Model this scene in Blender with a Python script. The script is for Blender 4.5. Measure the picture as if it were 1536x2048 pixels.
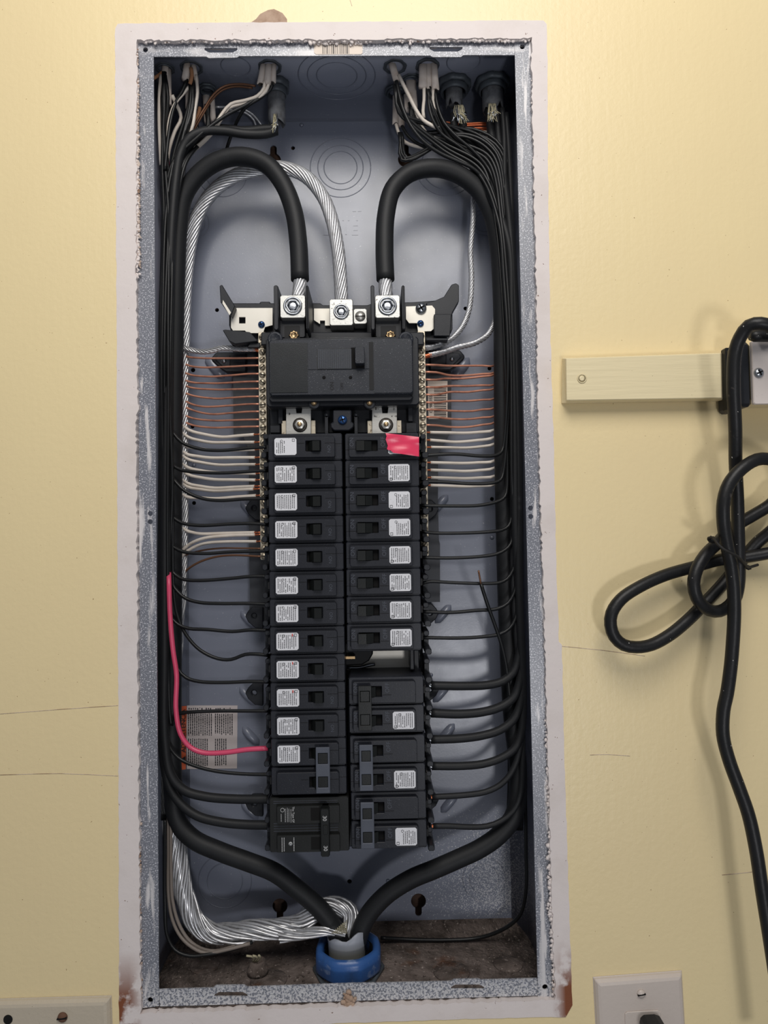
import bpy, bmesh, math, random
import numpy as np
from mathutils import Vector, Matrix
from mathutils.geometry import tessellate_polygon
random.seed(7)
PI = math.pi
for o in list(bpy.data.objects): bpy.data.objects.remove(o)
C = bpy.context.scene.collection
S = bpy.context.scene
# ------------------------------------------------------------------ camera
CAM = [-0.03417397, -0.01528847, -0.01550506, 0.02823277, -0.63785716, -0.02380822]
FPX = 1420.0
def _rot(ax, ay, az):
    cx, sx, cy, sy, cz, sz = math.cos(ax), math.sin(ax), math.cos(ay), math.sin(ay), math.cos(az), math.sin(az)
    return (np.array([[cz,-sz,0],[sz,cz,0],[0,0,1]]) @ np.array([[cy,0,sy],[0,1,0],[-sy,0,cy]]) @
            np.array([[1,0,0],[0,cx,-sx],[0,sx,cx]]) @ np.array([[1.,0,0],[0,0,-1],[0,1,0]]))
RW = _rot(*CAM[:3]); CP = np.array(CAM[3:6])
cam_d = bpy.data.cameras.new('camera'); cam = bpy.data.objects.new('camera', cam_d); C.objects.link(cam)
rows = [RW[0], -RW[1], -RW[2]]                    # camera x, y(up), z(back) axes in the world
m = Matrix([[rows[0][i], rows[1][i], rows[2][i], CP[i]] for i in range(3)] + [[0,0,0,1]])
cam.matrix_world = m
cam_d.sensor_fit = 'VERTICAL'; cam_d.sensor_height = 24; cam_d.lens = FPX/2048*24; cam_d.clip_start = .01
S.camera = cam
# ------------------------------------------------------------------ world, lights, exposure
w = bpy.data.worlds.new('world'); S.world = w; w.use_nodes = True
w.node_tree.nodes['Background'].inputs[0].default_value = (.84, .90, 1, 1)
w.node_tree.nodes['Background'].inputs[1].default_value = .17
def area(name, loc, tgt, size, power, col=(1, 1, 1), sy=None):
    d = bpy.data.lights.new(name, 'AREA'); d.size = size; d.energy = power; d.color = col
    if sy: d.shape = 'RECTANGLE'; d.size_y = sy
    o = bpy.data.objects.new(name, d); C.objects.link(o); o.location = loc
    o.rotation_euler = (Vector(tgt)-Vector(loc)).to_track_quat('-Z', 'Y').to_euler(); return o
area('ceiling_lamp', (.05, -.85, .88), (.05, 0, .42), .7, 10.2, (1, .962, .915))
area('window_light', (.34, -1.5, -.50), (.1, 0, .0), .16, 3.5, (.97, .97, 1))
S.view_settings.view_transform = 'Standard'; S.view_settings.look = 'None'
S.view_settings.gamma = 1; S.view_settings.use_curve_mapping = False; S.view_settings.exposure = 0.1

def P(u, v, y):                                    # point of the plane at depth y seen at pixel (u, v)
    d = RW.T @ np.array([(u-768)/FPX, (v-1024)/FPX, 1.0])
    t = (y-CP[1])/d[1]
    return Vector((CP[0]+d[0]*t, y, CP[2]+d[2]*t))
# ------------------------------------------------------------------ materials
def srgb(r, g, b):
    f = lambda c: (c/255/12.92) if c/255 <= .04045 else ((c/255+.055)/1.055)**2.4
    return (f(r), f(g), f(b), 1)
class MT:
    def __init__(s, name, col, rough=.5, metal=0, spec=.5):
        s.m = bpy.data.materials.new(name); s.m.use_nodes = True; s.t = s.m.node_tree
        s.b = s.t.nodes['Principled BSDF']; s.col = col
        s.set('Base Color', col); s.set('Roughness', rough); s.set('Metallic', metal); s.set('Specular IOR Level', spec)
        s.c = None; s.h = None; s.tc = s.t.nodes.new('ShaderNodeTexCoord')
    def set(s, k, v): s.b.inputs[k].default_value = v
    def noise(s, scale, detail=3, stretch=None, rough=.55, coord='Object', off=(0,0,0)):
        n = s.t.nodes.new('ShaderNodeTexNoise'); n.inputs['Scale'].default_value = scale
        n.inputs['Detail'].default_value = detail; n.inputs['Roughness'].default_value = rough
        mp = s.t.nodes.new('ShaderNodeMapping'); mp.inputs['Scale'].default_value = stretch or (1,1,1); mp.inputs['Location'].default_value = off
        s.t.links.new(s.tc.outputs[coord], mp.inputs[0]); s.t.links.new(mp.outputs[0], n.inputs['Vector']); return n.outputs[0]
    def ramp(s, x, a, b, va=0, vb=1):
        r = s.t.nodes.new('ShaderNodeMapRange'); r.clamp = True
        for i, v in zip((1,2,3,4), (a, b, va, vb)): r.inputs[i].default_value = v
        s.t.links.new(x, r.inputs[0]); return r.outputs[0]
    def math(s, op, a, b):
        n = s.t.nodes.new('ShaderNodeMath'); n.operation = op
        for i, v in enumerate((a, b)):
            if isinstance(v, (int, float)): n.inputs[i].default_value = v
            else: s.t.links.new(v, n.inputs[i])
        return n.outputs[0]
    def axis(s, i, coord='Object'):
        n = s.t.nodes.new('ShaderNodeSeparateXYZ'); s.t.links.new(s.tc.outputs[coord], n.inputs[0]); return n.outputs[i]
    def mix(s, fac, col):
        n = s.t.nodes.new('ShaderNodeMix'); n.data_type = 'RGBA'
        if s.c is None: n.inputs[6].default_value = s.col
        else: s.t.links.new(s.c, n.inputs[6])
        n.inputs[7].default_value = col; s.t.links.new(fac, n.inputs[0]); s.c = n.outputs[2]; s.t.links.new(s.c, s.b.inputs['Base Color']); return s
    def rough(s, fac, a, b): s.t.links.new(s.ramp(fac, 0, 1, a, b), s.b.inputs['Roughness']); return s
    def bump(s, h, strength=.3, dist=.001):
        n = s.t.nodes.new('ShaderNodeBump'); n.inputs['Strength'].default_value = strength; n.inputs['Distance'].default_value = dist
        s.t.links.new(h, n.inputs['Height'])
        if s.h is not None: s.t.links.new(s.h, n.inputs['Normal'])
        s.h = n.outputs[0]; s.t.links.new(s.h, s.b.inputs['Normal']); return s
M = {}
def mk(key, *a, **k): M[key] = MT(key, *a, **k); return M[key]
t = mk('yellow_paint', srgb(240, 220, 171), .36)
t.mix(t.ramp(t.noise(3, 4), .35, .7), srgb(236, 215, 168)); t.mix(t.ramp(t.noise(420, 2), .76, .79), srgb(150, 120, 80))
t.bump(t.noise(9, 5, (16, 1, 1.3)), .08, .002).bump(t.noise(200, 4), .2, .0012)
t = mk('white_plaster', srgb(226, 216, 212), .7)
t.mix(t.ramp(t.noise(30, 5), .5, .8, 0, .5), srgb(208, 196, 188)); t.mix(t.ramp(t.noise(330, 2), .73, .77), srgb(120, 90, 75))
z = t.axis(2); x = t.axis(0)
rust = t.math('MULTIPLY', t.ramp(z, -.38, -.42), t.ramp(t.noise(38, 6), .42, .50))
rust = t.math('MULTIPLY', rust, t.ramp(t.math('ABSOLUTE', x, 0), .178, .19))
t.mix(rust, srgb(128, 72, 42)); t.bump(t.noise(120, 5), .3, .001)
t = mk('crumb', srgb(206, 190, 178), .9); t.mix(t.ramp(t.noise(60, 5), .45, .6), srgb(150, 120, 100)); t.bump(t.noise(500, 4), .8, .001)
t = mk('dark_cavity', srgb(52, 40, 34), .95); t.mix(t.ramp(t.noise(25, 5), .4, .6), srgb(110, 84, 70))
t = mk('bare_drywall', srgb(184, 158, 138), .95); t.mix(t.ramp(t.noise(150, 4), .4, .7), srgb(160, 132, 112))
def enamel(key, col, speck, scale=900, lo=.62):
    t = mk(key, col, .38, .0, .8)
    t.mix(t.ramp(t.noise(8, 4), .3, .7, 0, .3), srgb(113, 118, 131))
    t.mix(t.ramp(t.noise(scale, 2), lo, lo+.05, 0, speck), srgb(205, 205, 212))
    t.bump(t.noise(550, 2), .06, .0006).rough(t.noise(40, 3), .25, .38); return t
t = enamel('grey_enamel', srgb(123, 128, 143), .8, 520, .735)
z = t.axis(2); x = t.axis(0)                       # white overspray low down on the right of the back
g = t.math('MULTIPLY', t.ramp(z, .150, .068), t.ramp(x, .03, .15))
g = t.math('MULTIPLY', t.ramp(z, .006, .030), g)
t.mix(t.math('MULTIPLY', t.ramp(t.noise(900, 2), .56, .50, 0, 1) , t.ramp(t.math('SUBTRACT', t.noise(700, 2, off=(3,1,2)), t.math('MULTIPLY', t.math('SUBTRACT', 1, g), .28)), .44, .48)), srgb(196, 196, 200))
enamel('flange_enamel', srgb(120, 122, 130), .9, 800, .56)
t = M['flange_enamel']; t.mix(t.math('MULTIPLY', t.ramp(t.noise(36, 5, (3, 1, .35)), .56, .62), t.ramp(t.math('ABSOLUTE', t.axis(0), 0), .166, .172)), srgb(214, 210, 210))
t.mix(t.math('MULTIPLY', t.ramp(t.noise(22, 5, (.5, 1, 2), off=(5,2,1)), .55, .66, 0, .8), t.ramp(t.axis(2), .812, .852)), srgb(214, 210, 210))
t.mix(t.math('MULTIPLY', t.ramp(t.noise(480, 3), .47, .52, 0, .75), t.ramp(t.axis(2), .030, .010)), srgb(214, 212, 212))
t = mk('dirt', srgb(112, 100, 94), .95); t.mix(t.ramp(t.noise(60, 6), .4, .65), srgb(74, 64, 58)); t.mix(t.ramp(t.noise(25, 5, off=(4,4,4)), .6, .72), srgb(92, 62, 44)); t.mix(t.ramp(t.noise(300, 4), .62, .7), srgb(168, 156, 148)); t.bump(t.noise(200, 6), .9, .003)
t = mk('wood', srgb(120, 84, 62), .9); t.mix(t.ramp(t.noise(150, 4), .4, .65), srgb(78, 52, 38)); t.bump(t.noise(300, 4), .6, .001)
def plastic(key, col, dust=.0, rough=.42):
    t = mk(key, col, rough); t.mix(t.ramp(t.noise(60, 4), .35, .75, 0, .35), tuple(min(1, c*1.5+.004) for c in col[:3])+(1,))
    if dust: t.mix(t.ramp(t.noise(1300, 2), .66 if dust > .8 else .69, .72, 0, dust), srgb(150, 150, 155))
    t.bump(t.noise(900, 3), .12, .0004); t.set('Specular IOR Level', .35); return t
plastic('black_plastic', srgb(32, 34, 39)); plastic('breaker_body', srgb(33, 35, 42), .25); plastic('breaker_face', srgb(29, 31, 38), .2)
plastic('handle_black', srgb(20, 22, 21), 0, .35); plastic('dusty_plastic', srgb(38, 41, 48), .9); plastic('smooth_panel', srgb(38, 40, 42), .25, .3)
plastic('deep_black', srgb(16, 16, 18), 0, .6); plastic('grey_tie', srgb(76, 80, 90), .4); plastic('rail_grey', srgb(58, 60, 65), 0, .5); plastic('old_black', srgb(24, 25, 24), .1, .45)
plastic('wire_black', srgb(22, 23, 24), 0, .38); plastic('cable_black', srgb(27, 28, 30), .1, .55)
t = plastic('cord_black', srgb(24, 24, 25), 0, .42); t.mix(t.ramp(t.noise(45, 5), .66, .72, 0, .5), srgb(120, 112, 105)); t.mix(t.ramp(t.noise(300, 2), .74, .76), srgb(200, 198, 192)); t.bump(t.noise(120, 4), .25, .001)
mk('engraved', srgb(66, 70, 80), .5); mk('ink', srgb(36, 36, 42), .7); mk('white_ink', srgb(190, 190, 190), .6); mk('red_ink', srgb(200, 60, 50), .6)
t = mk('label_white', srgb(222, 222, 226), .5); t.mix(t.ramp(t.noise(900, 2), .66, .69, 0, .6), srgb(110, 110, 115))
t = mk('label_cream', srgb(228, 214, 200), .6); t.mix(t.ramp(t.noise(50, 3), .5, .7, 0, .4), srgb(212, 196, 178))
mk('label_paper', srgb(196, 186, 184), .6); mk('label_orange', srgb(196, 84, 40), .6)
t = mk('zinc', srgb(200, 198, 192), .38, .75); t.mix(t.ramp(t.noise(250, 4), .62, .7), srgb(90, 88, 84)); t.bump(t.noise(300, 2), .15, .0005)
t = mk('zinc_plate', srgb(214, 210, 200), .45, .5); t.mix(t.ramp(t.noise(40, 3), .4, .7, 0, .4), srgb(188, 180, 165)); t.mix(t.ramp(t.noise(500, 2), .72, .75), srgb(110, 104, 96))
t = mk('lug_alu', srgb(196, 196, 192), .4, .7); t.mix(t.ramp(t.noise(420, 3), .64, .68), srgb(80, 78, 74)); t.bump(t.noise(500, 3), .2, .0005)
t = mk('bar_metal', srgb(222, 210, 188), .4, .5); t.mix(t.ramp(t.noise(300, 3), .6, .7), srgb(130, 112, 92))
t = mk('screw_metal', srgb(214, 200, 176), .35, .6); t.mix(t.ramp(t.noise(500, 2), .55, .6), srgb(110, 92, 72))
mk('steel', srgb(176, 180, 186), .28, .95); mk('blue_steel', srgb(62, 98, 152), .28, .8); mk('brass', srgb(190, 160, 120), .35, .9)
mk('dark_steel', srgb(74, 70, 66), .45, .8)
t = mk('alu_strand', srgb(214, 214, 216), .32, .7); t.mix(t.ramp(t.noise(180, 3), .5, .75, 0, .6), srgb(150, 148, 146))
t = mk('copper', srgb(214, 150, 124), .4, .45); t.mix(t.ramp(t.noise(90, 3), .45, .7), srgb(176, 118, 98))
mk('bright_copper', srgb(224, 132, 92), .3, .9)
t = mk('old_copper', srgb(128, 92, 70), .5, .6)
t = mk('wire_white', srgb(224, 214, 202), .42); t.mix(t.ramp(t.noise(60, 3), .45, .7, 0, .5), srgb(202, 188, 174))
t = mk('sheath_white', srgb(218, 206, 196), .5); t.mix(t.ramp(t.noise(80, 4), .5, .7, 0, .6), srgb(190, 168, 148))
mk('wire_grey', srgb(126, 116, 108), .5); mk('paper_brown', srgb(178, 128, 92), .9)
t = mk('wire_red', srgb(216, 78, 112), .35); t.mix(t.ramp(t.noise(60, 3), .5, .7, 0, .4), srgb(196, 62, 92))
t = mk('pink_tape', srgb(232, 62, 98), .28); t.bump(t.noise(30, 2, (1, 1, 2.5)), .25, .004)
t = mk('conduit_grey', srgb(104, 106, 110), .6); t.mix(t.ramp(t.noise(120, 4), .45, .65), srgb(80, 80, 82))
t = mk('fitting_grey', srgb(84, 90, 96), .5, .3); t.bump(t.noise(200, 3), .3, .001)
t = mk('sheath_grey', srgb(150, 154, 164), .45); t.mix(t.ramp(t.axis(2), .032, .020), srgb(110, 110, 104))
t = mk('fiber', srgb(176, 168, 140), .9); t.bump(t.noise(900, 2), .5, .001)
t = mk('bushing_blue', srgb(52, 92, 152), .35); t.mix(t.ramp(t.noise(60, 5), .6, .68, 0, .6), srgb(150, 165, 190)); t.mix(t.ramp(t.noise(40, 4, off=(3,3,3)), .5, .7, 0, .6), srgb(52, 66, 92)); t.bump(t.noise(120, 4), .3, .001)
t = mk('strip_paint', srgb(233, 218, 178), .3); t.mix(t.ramp(t.noise(500, 2), .74, .76), srgb(110, 90, 60)); t.bump(t.noise(20, 4, (1, 1, 14)), .3, .0015)
t = mk('strip_end', srgb(176, 160, 118), .8)
t = mk('plate_ivory', srgb(216, 206, 200), .4); t.mix(t.ramp(t.noise(600, 2), .72, .74), srgb(150, 135, 120)); t.bump(t.noise(250, 3), .2, .0008)
t = mk('plate_tan', srgb(196, 184, 164), .45); t.bump(t.noise(250, 3), .3, .001); t.mix(t.ramp(t.noise(600, 2), .74, .76), srgb(110, 95, 80))
t = mk('outlet_plate', srgb(206, 194, 184), .4); t.bump(t.noise(250, 3), .15, .001)
t = mk('rusty', srgb(110, 78, 60), .8, .2)
mk('tie_black', srgb(28, 26, 24), .7); mk('void', srgb(8, 7, 7), 1)
MAT = lambda k: M[k].m
# ------------------------------------------------------------------ mesh building
class MB:
    def __init__(s): s.v = []; s.f = []; s.smooth = []
    def add(s, vs, fs, smooth=False):
        b = len(s.v); s.v += [tuple(v) for v in vs]; s.f += [tuple(i+b for i in f) for f in fs]; s.smooth += [smooth]*len(fs); return s
    def box(s, x0, x1, y0, y1, z0, z1, b=0):
        x0, x1 = sorted((x0, x1)); y0, y1 = sorted((y0, y1)); z0, z1 = sorted((z0, z1))
        if b == 0:
            vs = [(x, y, z) for x in (x0, x1) for y in (y0, y1) for z in (z0, z1)]
            return s.add(vs, [(0,1,3,2), (4,6,7,5), (0,4,5,1), (2,3,7,6), (0,2,6,4), (1,5,7,3)])
        b = min(b, (x1-x0)*.45, (z1-z0)*.45, (y1-y0)*.9)
        def ring(e, y): # chamfered rectangle
            X0, X1, Z0, Z1 = x0+e, x1-e, z0+e, z1-e
            return [(X0+b, y, Z0), (X1-b, y, Z0), (X1, y, Z0+b), (X1, y, Z1-b), (X1-b, y, Z1), (X0+b, y, Z1), (X0, y, Z1-b), (X0, y, Z0+b)]
        b2 = b*.7; vs = ring(b2*.6, y0)+ring(0, y0+b2)+ring(0, y1); n = 8
        fs = [tuple(range(n))[::1]]+[(k*n+i, (k+1)*n+i, (k+1)*n+(i+1) % n, k*n+(i+1) % n) for k in range(2) for i in range(n)]+[tuple(range(2*n, 3*n))[::-1]]
        return s.add(vs, fs)
    def prism(s, pts, y0, y1, holes=(), tip=None):      # (x,z) outline extruded from y0 (front) to y1
        loops = [list(pts)]+[list(h) for h in holes]
        flat = [p for l in loops for p in l]; n = len(flat)
        tris = tessellate_polygon([[Vector((p[0], p[1], 0)) for p in l] for l in loops])
        vs = [(p[0], y0, p[1]) for p in flat]+[(p[0], y1, p[1]) for p in flat]; fs = []
        for a, b, c in tris:
            A, B, D = flat[a], flat[b], flat[c]
            cr = (B[0]-A[0])*(D[1]-A[1])-(B[1]-A[1])*(D[0]-A[0])
            if abs(cr) < 1e-14: continue
            if cr < 0: b, c = c, b
            fs += [(a, b, c), (c+n, b+n, a+n)]
        k = 0
        for li, l in enumerate(loops):
            m_ = len(l); ar = sum(l[i][0]*l[(i+1) % m_][1]-l[(i+1) % m_][0]*l[i][1] for i in range(m_))
            for i in range(m_):
                a, b = k+i, k+(i+1) % m_
                q = (a, a+n, b+n, b)
                if (ar < 0) != (li > 0): q = q[::-1]
                fs.append(q)
            k += m_
        return s.add(vs, fs)
    def px(s, pts, y0, y1, holes=()):
        w = lambda l: [(p.x, p.z) for p in (P(u, v, y0) for u, v in l)]
        return s.prism(w(pts), y0, y1, [w(h) for h in holes])
    def pxbox(s, u0, v0, u1, v1, y0, y1, b=0):
        a, c = P(u0, (v0+v1)/2, y0), P(u1, (v0+v1)/2, y0); t_, q = P((u0+u1)/2, v0, y0), P((u0+u1)/2, v1, y0)
        return s.box(a.x, c.x, y0, y1, q.z, t_.z, b)
    def lathe(s, c, ax, prof, n=20, ph=0, smooth=True, shp=None):   # prof: (radius, distance along axis)
        c = Vector(c); ax = Vector(ax).normalized(); u = ax.orthogonal().normalized()
        if abs(ax.y) > .9: u = Vector((1, 0, 0))
        w_ = ax.cross(u); vs = []; fs = []
        for r, h in prof:
            for i in range(n):
                a = 2*PI*i/n+ph; k = r*(shp(a) if shp else 1); vs.append(c+ax*h+u*math.cos(a)*k+w_*math.sin(a)*k)
        for j in range(len(prof)-1):
            for i in range(n): fs.append((j*n+i, j*n+(i+1) % n, (j+1)*n+(i+1) % n, (j+1)*n+i))
        if prof[0][0] > 1e-6: fs.append(tuple(range(n))[::-1])
        if prof[-1][0] > 1e-6: fs.append(tuple(range((len(prof)-1)*n, len(prof)*n)))
        return s.add(vs, fs, smooth)
    def ring(s, c, ax, prof, n=32, shp=None):           # closed profile lathe
        c = Vector(c); ax = Vector(ax).normalized(); u = Vector((1, 0, 0)); w_ = ax.cross(u); vs = []; k = len(prof)
        for r, h in prof:
            for i in range(n):
                a = 2*PI*i/n; q = r*(shp(a) if shp else 1); vs.append(c+ax*h+u*math.cos(a)*q+w_*math.sin(a)*q)
        fs = [(j*n+i, j*n+(i+1) % n, ((j+1) % k)*n+(i+1) % n, ((j+1) % k)*n+i) for j in range(k) for i in range(n)]
        return s.add(vs, fs, True)
    def tube(s, pts, r, n=8, step=.004, rr=None, cap=True):
        fr = frames(pts, step); m_ = len(fr); vs = []; fs = []
        for i, (p, a, b, t_) in enumerate(fr):
            q = r if rr is None else r*np.interp(t_, *rr)
            for k in range(n):
                g = 2*PI*k/n; vs.append(p+a*math.cos(g)*q+b*math.sin(g)*q)
        for i in range(m_-1):
            for k in range(n): fs.append((i*n+k, i*n+(k+1) % n, (i+1)*n+(k+1) % n, (i+1)*n+k))
        if cap: fs += [tuple(range(n))[::-1], tuple(range((m_-1)*n, m_*n))]
        return s.add(vs, fs, True)
    def strands(s, pts, R, ns, pitch, rs=None, step=.003, n=5, rr=None, jit=0, core=True):
        fr = frames(pts, step); rs = rs or R*math.sin(PI/ns)*1.02
        L = [0]
        for i in range(1, len(fr)): L.append(L[-1]+float(np.linalg.norm(fr[i][0]-fr[i-1][0])))
        for k in range(ns):
            ph0 = 2*PI*k/ns; jr = 1+random.uniform(-jit, jit); jp = random.uniform(-jit, jit)*2; vs = []; fs = []
            for i, (p, a, b, t_) in enumerate(fr):
                q = (R-rs)*(1 if rr is None else float(np.interp(t_, *rr)))*(1+(jr-1)*math.sin(L[i]*25+k))
                th = ph0+2*PI*L[i]/pitch+jp*math.sin(L[i]*11+k*2)*.3; e = a*math.cos(th)+b*math.sin(th); tg = -a*math.sin(th)+b*math.cos(th)
                c = p+e*q
                for g in range(n):
                    x = 2*PI*g/n; vs.append(c+e*math.cos(x)*rs+tg*math.sin(x)*rs)
            m_ = len(fr)
            for i in range(m_-1):
                for g in range(n): fs.append((i*n+g, i*n+(g+1) % n, (i+1)*n+(g+1) % n, (i+1)*n+g))
            s.add(vs, fs, True)
        if core: s.tube(pts, (R-rs)*.92, 6, .008, rr)
        return s
    def build(s, name, mat, parent=None, bevel=0, mats=None):
        me = bpy.data.meshes.new(name)
        o_ = Vector(parent['_w']) if parent is not None else Vector((0, 0, 0))
        me.from_pydata([(v[0]-o_.x, v[1]-o_.y, v[2]-o_.z) for v in s.v], [], s.f)
        me.polygons.foreach_set('use_smooth', s.smooth)
        if bevel:
            bm = bmesh.new(); bm.from_mesh(me); bmesh.ops.remove_doubles(bm, verts=bm.verts, dist=1e-6)
            ed = [e for e in bm.edges if e.is_manifold and e.calc_face_angle(0) > .6]
            bmesh.ops.bevel(bm, geom=ed, offset=bevel, segments=1, affect='EDGES', clamp_overlap=True); bm.to_mesh(me); bm.free()
        bm = bmesh.new(); bm.from_mesh(me); bmesh.ops.recalc_face_normals(bm, faces=bm.faces); bm.to_mesh(me); bm.free()
        me.materials.append(MAT(mat)); o = bpy.data.objects.new(name, me); C.objects.link(o)
        if parent is not None: o.parent = parent; o['_w'] = tuple(o_)
        else: o['_w'] = (0., 0., 0.)
        return o
def frames(pts, step):
    p = [np.array(q, float) for q in pts]
    if len(p) == 2: p = [p[0], (p[0]+p[1])/2, p[1]]
    ext = [2*p[0]-p[1]]+p+[2*p[-1]-p[-2]]; out = []
    for i in range(1, len(ext)-2):
        a, b, c, d = ext[i-1:i+3]; L = np.linalg.norm(c-b); k = max(2, int(L/step))
        t0 = 0; t1 = max(np.linalg.norm(b-a), 1e-5)**.5; t2 = t1+max(L, 1e-5)**.5; t3 = t2+max(np.linalg.norm(d-c), 1e-5)**.5
        for j in range(k):
            t_ = t1+(t2-t1)*j/k
            A1 = (t1-t_)/(t1-t0)*a+(t_-t0)/(t1-t0)*b; A2 = (t2-t_)/(t2-t1)*b+(t_-t1)/(t2-t1)*c; A3 = (t3-t_)/(t3-t2)*c+(t_-t2)/(t3-t2)*d
            B1 = (t2-t_)/(t2-t0)*A1+(t_-t0)/(t2-t0)*A2; B2 = (t3-t_)/(t3-t1)*A2+(t_-t1)/(t3-t1)*A3
            out.append((t2-t_)/(t2-t1)*B1+(t_-t1)/(t2-t1)*B2)
    out.append(p[-1]); out = np.array(out); n = len(out)
    T = np.gradient(out, axis=0); T /= np.linalg.norm(T, axis=1)[:, None]+1e-12
    a = np.cross(T[0], [0, 1, 0]);
    if np.linalg.norm(a) < .1: a = np.cross(T[0], [1, 0, 0])
    a /= np.linalg.norm(a); res = []
    for i in range(n):
        a = a-T[i]*np.dot(a, T[i]); a /= np.linalg.norm(a)+1e-12; res.append((out[i], a.copy(), np.cross(T[i], a), i/(n-1)))
    return res
def tag(o, label=None, cat=None, group=None, kind=None):
    if label: o['label'] = label
    if cat: o['category'] = cat
    if group: o['group'] = group
    if kind: o['kind'] = kind
    return o
def empty(name, loc, label, cat, group=None):
    o = bpy.data.objects.new(name, None); o.empty_display_size = .01; C.objects.link(o); o.location = loc; o['_w'] = tuple(loc)
    return tag(o, label, cat, group)
def copy_tree(o, parent=None, loc=None):
    c = o.copy(); C.objects.link(c); c.parent = parent
    if loc is not None: c.location = loc
    for ch in list(o.children): copy_tree(ch, c)
    return c
def circ(u, v, r, n=20, ph=0): return [(u+r*math.cos(2*PI*i/n+ph), v+r*math.sin(2*PI*i/n+ph)) for i in range(n)]
def L3(l): return [P(*q) for q in l]
_tx = {}
def text(s_, size, loc, ang, mat, parent, name='lettering', depth=.00012, align='CENTER'):
    key = (s_, size)
    if key not in _tx:
        cu = bpy.data.curves.new('t', 'FONT'); cu.body = s_; cu.size = size; cu.align_x = align; cu.align_y = 'CENTER'; cu.extrude = depth
        cu.resolution_u = 3
        to = bpy.data.objects.new('t', cu); C.objects.link(to); dg = bpy.context.evaluated_depsgraph_get()
        me = bpy.data.meshes.new_from_object(to.evaluated_get(dg)); bpy.data.objects.remove(to); bpy.data.curves.remove(cu); _tx[key] = me
    me = _tx[key].copy(); me.materials.clear(); me.materials.append(MAT(mat))
    me.transform(Matrix.Rotation(ang, 4, 'Y') @ Matrix.Rotation(PI/2, 4, 'X'))
    o_ = Vector(parent['_w']); me.transform(Matrix.Translation(Vector(loc)-o_))
    o = bpy.data.objects.new(name, me); C.objects.link(o); o.parent = parent; o['_w'] = tuple(o_); return o

# ================================================================== THE SETTING: wall with a hole
H2 = .43237; W2 = .181
hole = [(258, 66), (640, 63), (1076, 60), (1088, 700), (1102, 1290), (1124, 2013), (700, 2032), (266, 2040), (262, 1300), (260, 700)]
YW = -.004
outer = [P(-560, -420, YW), P(2150, -420, YW), P(2150, 2480, YW), P(-560, 2480, YW)]
mb = MB(); mb.prism([(p.x, p.z) for p in outer], YW, YW+.0135, [[(p.x, p.z) for p in (P(u, v, YW) for u, v in hole)]])
wall = tag(mb.build('wall_back', 'yellow_paint'), kind='structure')
cav = MB()                                              # framing behind the wall, seen through keyholes and gaps
cav.box(-.45, .45, .118, .13, -.6, .6); cav.box(-.26, -.215, .0105, .118, -.58, .58); cav.box(.215, .26, .0105, .118, -.58, .58)
cav.box(-.215, .215, .0105, .118, .455, .5); cav.box(-.215, .215, .0105, .118, -.5, -.455)
tag(cav.build('trim_1', 'dark_cavity'), kind='structure')
# unpainted white border where the old cover stood (rough outer and inner edge), a thin raised coat
def rough_line(a, b, n, amp, seed):
    r = random.Random(seed); return [(a[0]+(b[0]-a[0])*i/n+r.uniform(-amp, amp), a[1]+(b[1]-a[1])*i/n+r.uniform(-amp, amp)) for i in range(n)]
oc = [(230, 56), (236, 47), (1086, 40), (1094, 48), (1096, 320), (1100, 640), (1108, 900), (1112, 1100), (1118, 1282), (1124, 1290), (1130, 1560), (1138, 1800), (1145, 2010), (1132, 2034), (960, 2037), (700, 2046), (420, 2058), (238, 2062), (237, 1500), (234, 900), (232, 400)]
ic = [(274, 80), (640, 79), (1062, 76), (1072, 560), (1078, 900), (1090, 1290), (1102, 1760), (1111, 2000), (700, 2013), (281, 2027), (276, 1400), (272, 830), (276, 820), (272, 560)]
ol = []; il = []
for i in range(len(oc)): ol += rough_line(oc[i], oc[(i+1) % len(oc)], max(1, int(math.dist(oc[i], oc[(i+1) % len(oc)])/14)), .9, i)
for i in range(len(ic)): il += rough_line(ic[i], ic[(i+1) % len(ic)], max(1, int(math.dist(ic[i], ic[(i+1) % len(ic)])/7)), 2.2, 50+i)
mb = MB(); mb.px(ol, YW-.0006, YW+.012, [il]); trim = tag(mb.build('trim_2', 'white_plaster'), kind='structure')
tag(MB().px([(500, 46), (512, 38), (520, 28), (536, 20), (548, 18), (565, 26), (574, 38), (574, 46)], YW-.0003, YW-.00005).build('bare_patch', 'bare_drywall', wall), 'bare drywall patch where the yellow paint peeled off')
for pts in ([(0, 1428), (90, 1421), (160, 1416), (236, 1411)], [(0, 1550), (120, 1547), (236, 1552)], [(1118, 1292), (1200, 1300), (1290, 1312)], [(700, 0), (704, 12)], [(1180, 1510), (1215, 1509), (1260, 1512)], [(1444, 1750), (1505, 1744)]):
    MB().tube([P(u, v, YW-.0001) for u, v in pts], .00022, 5, .02).build('crack', 'crumb', wall)
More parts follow.
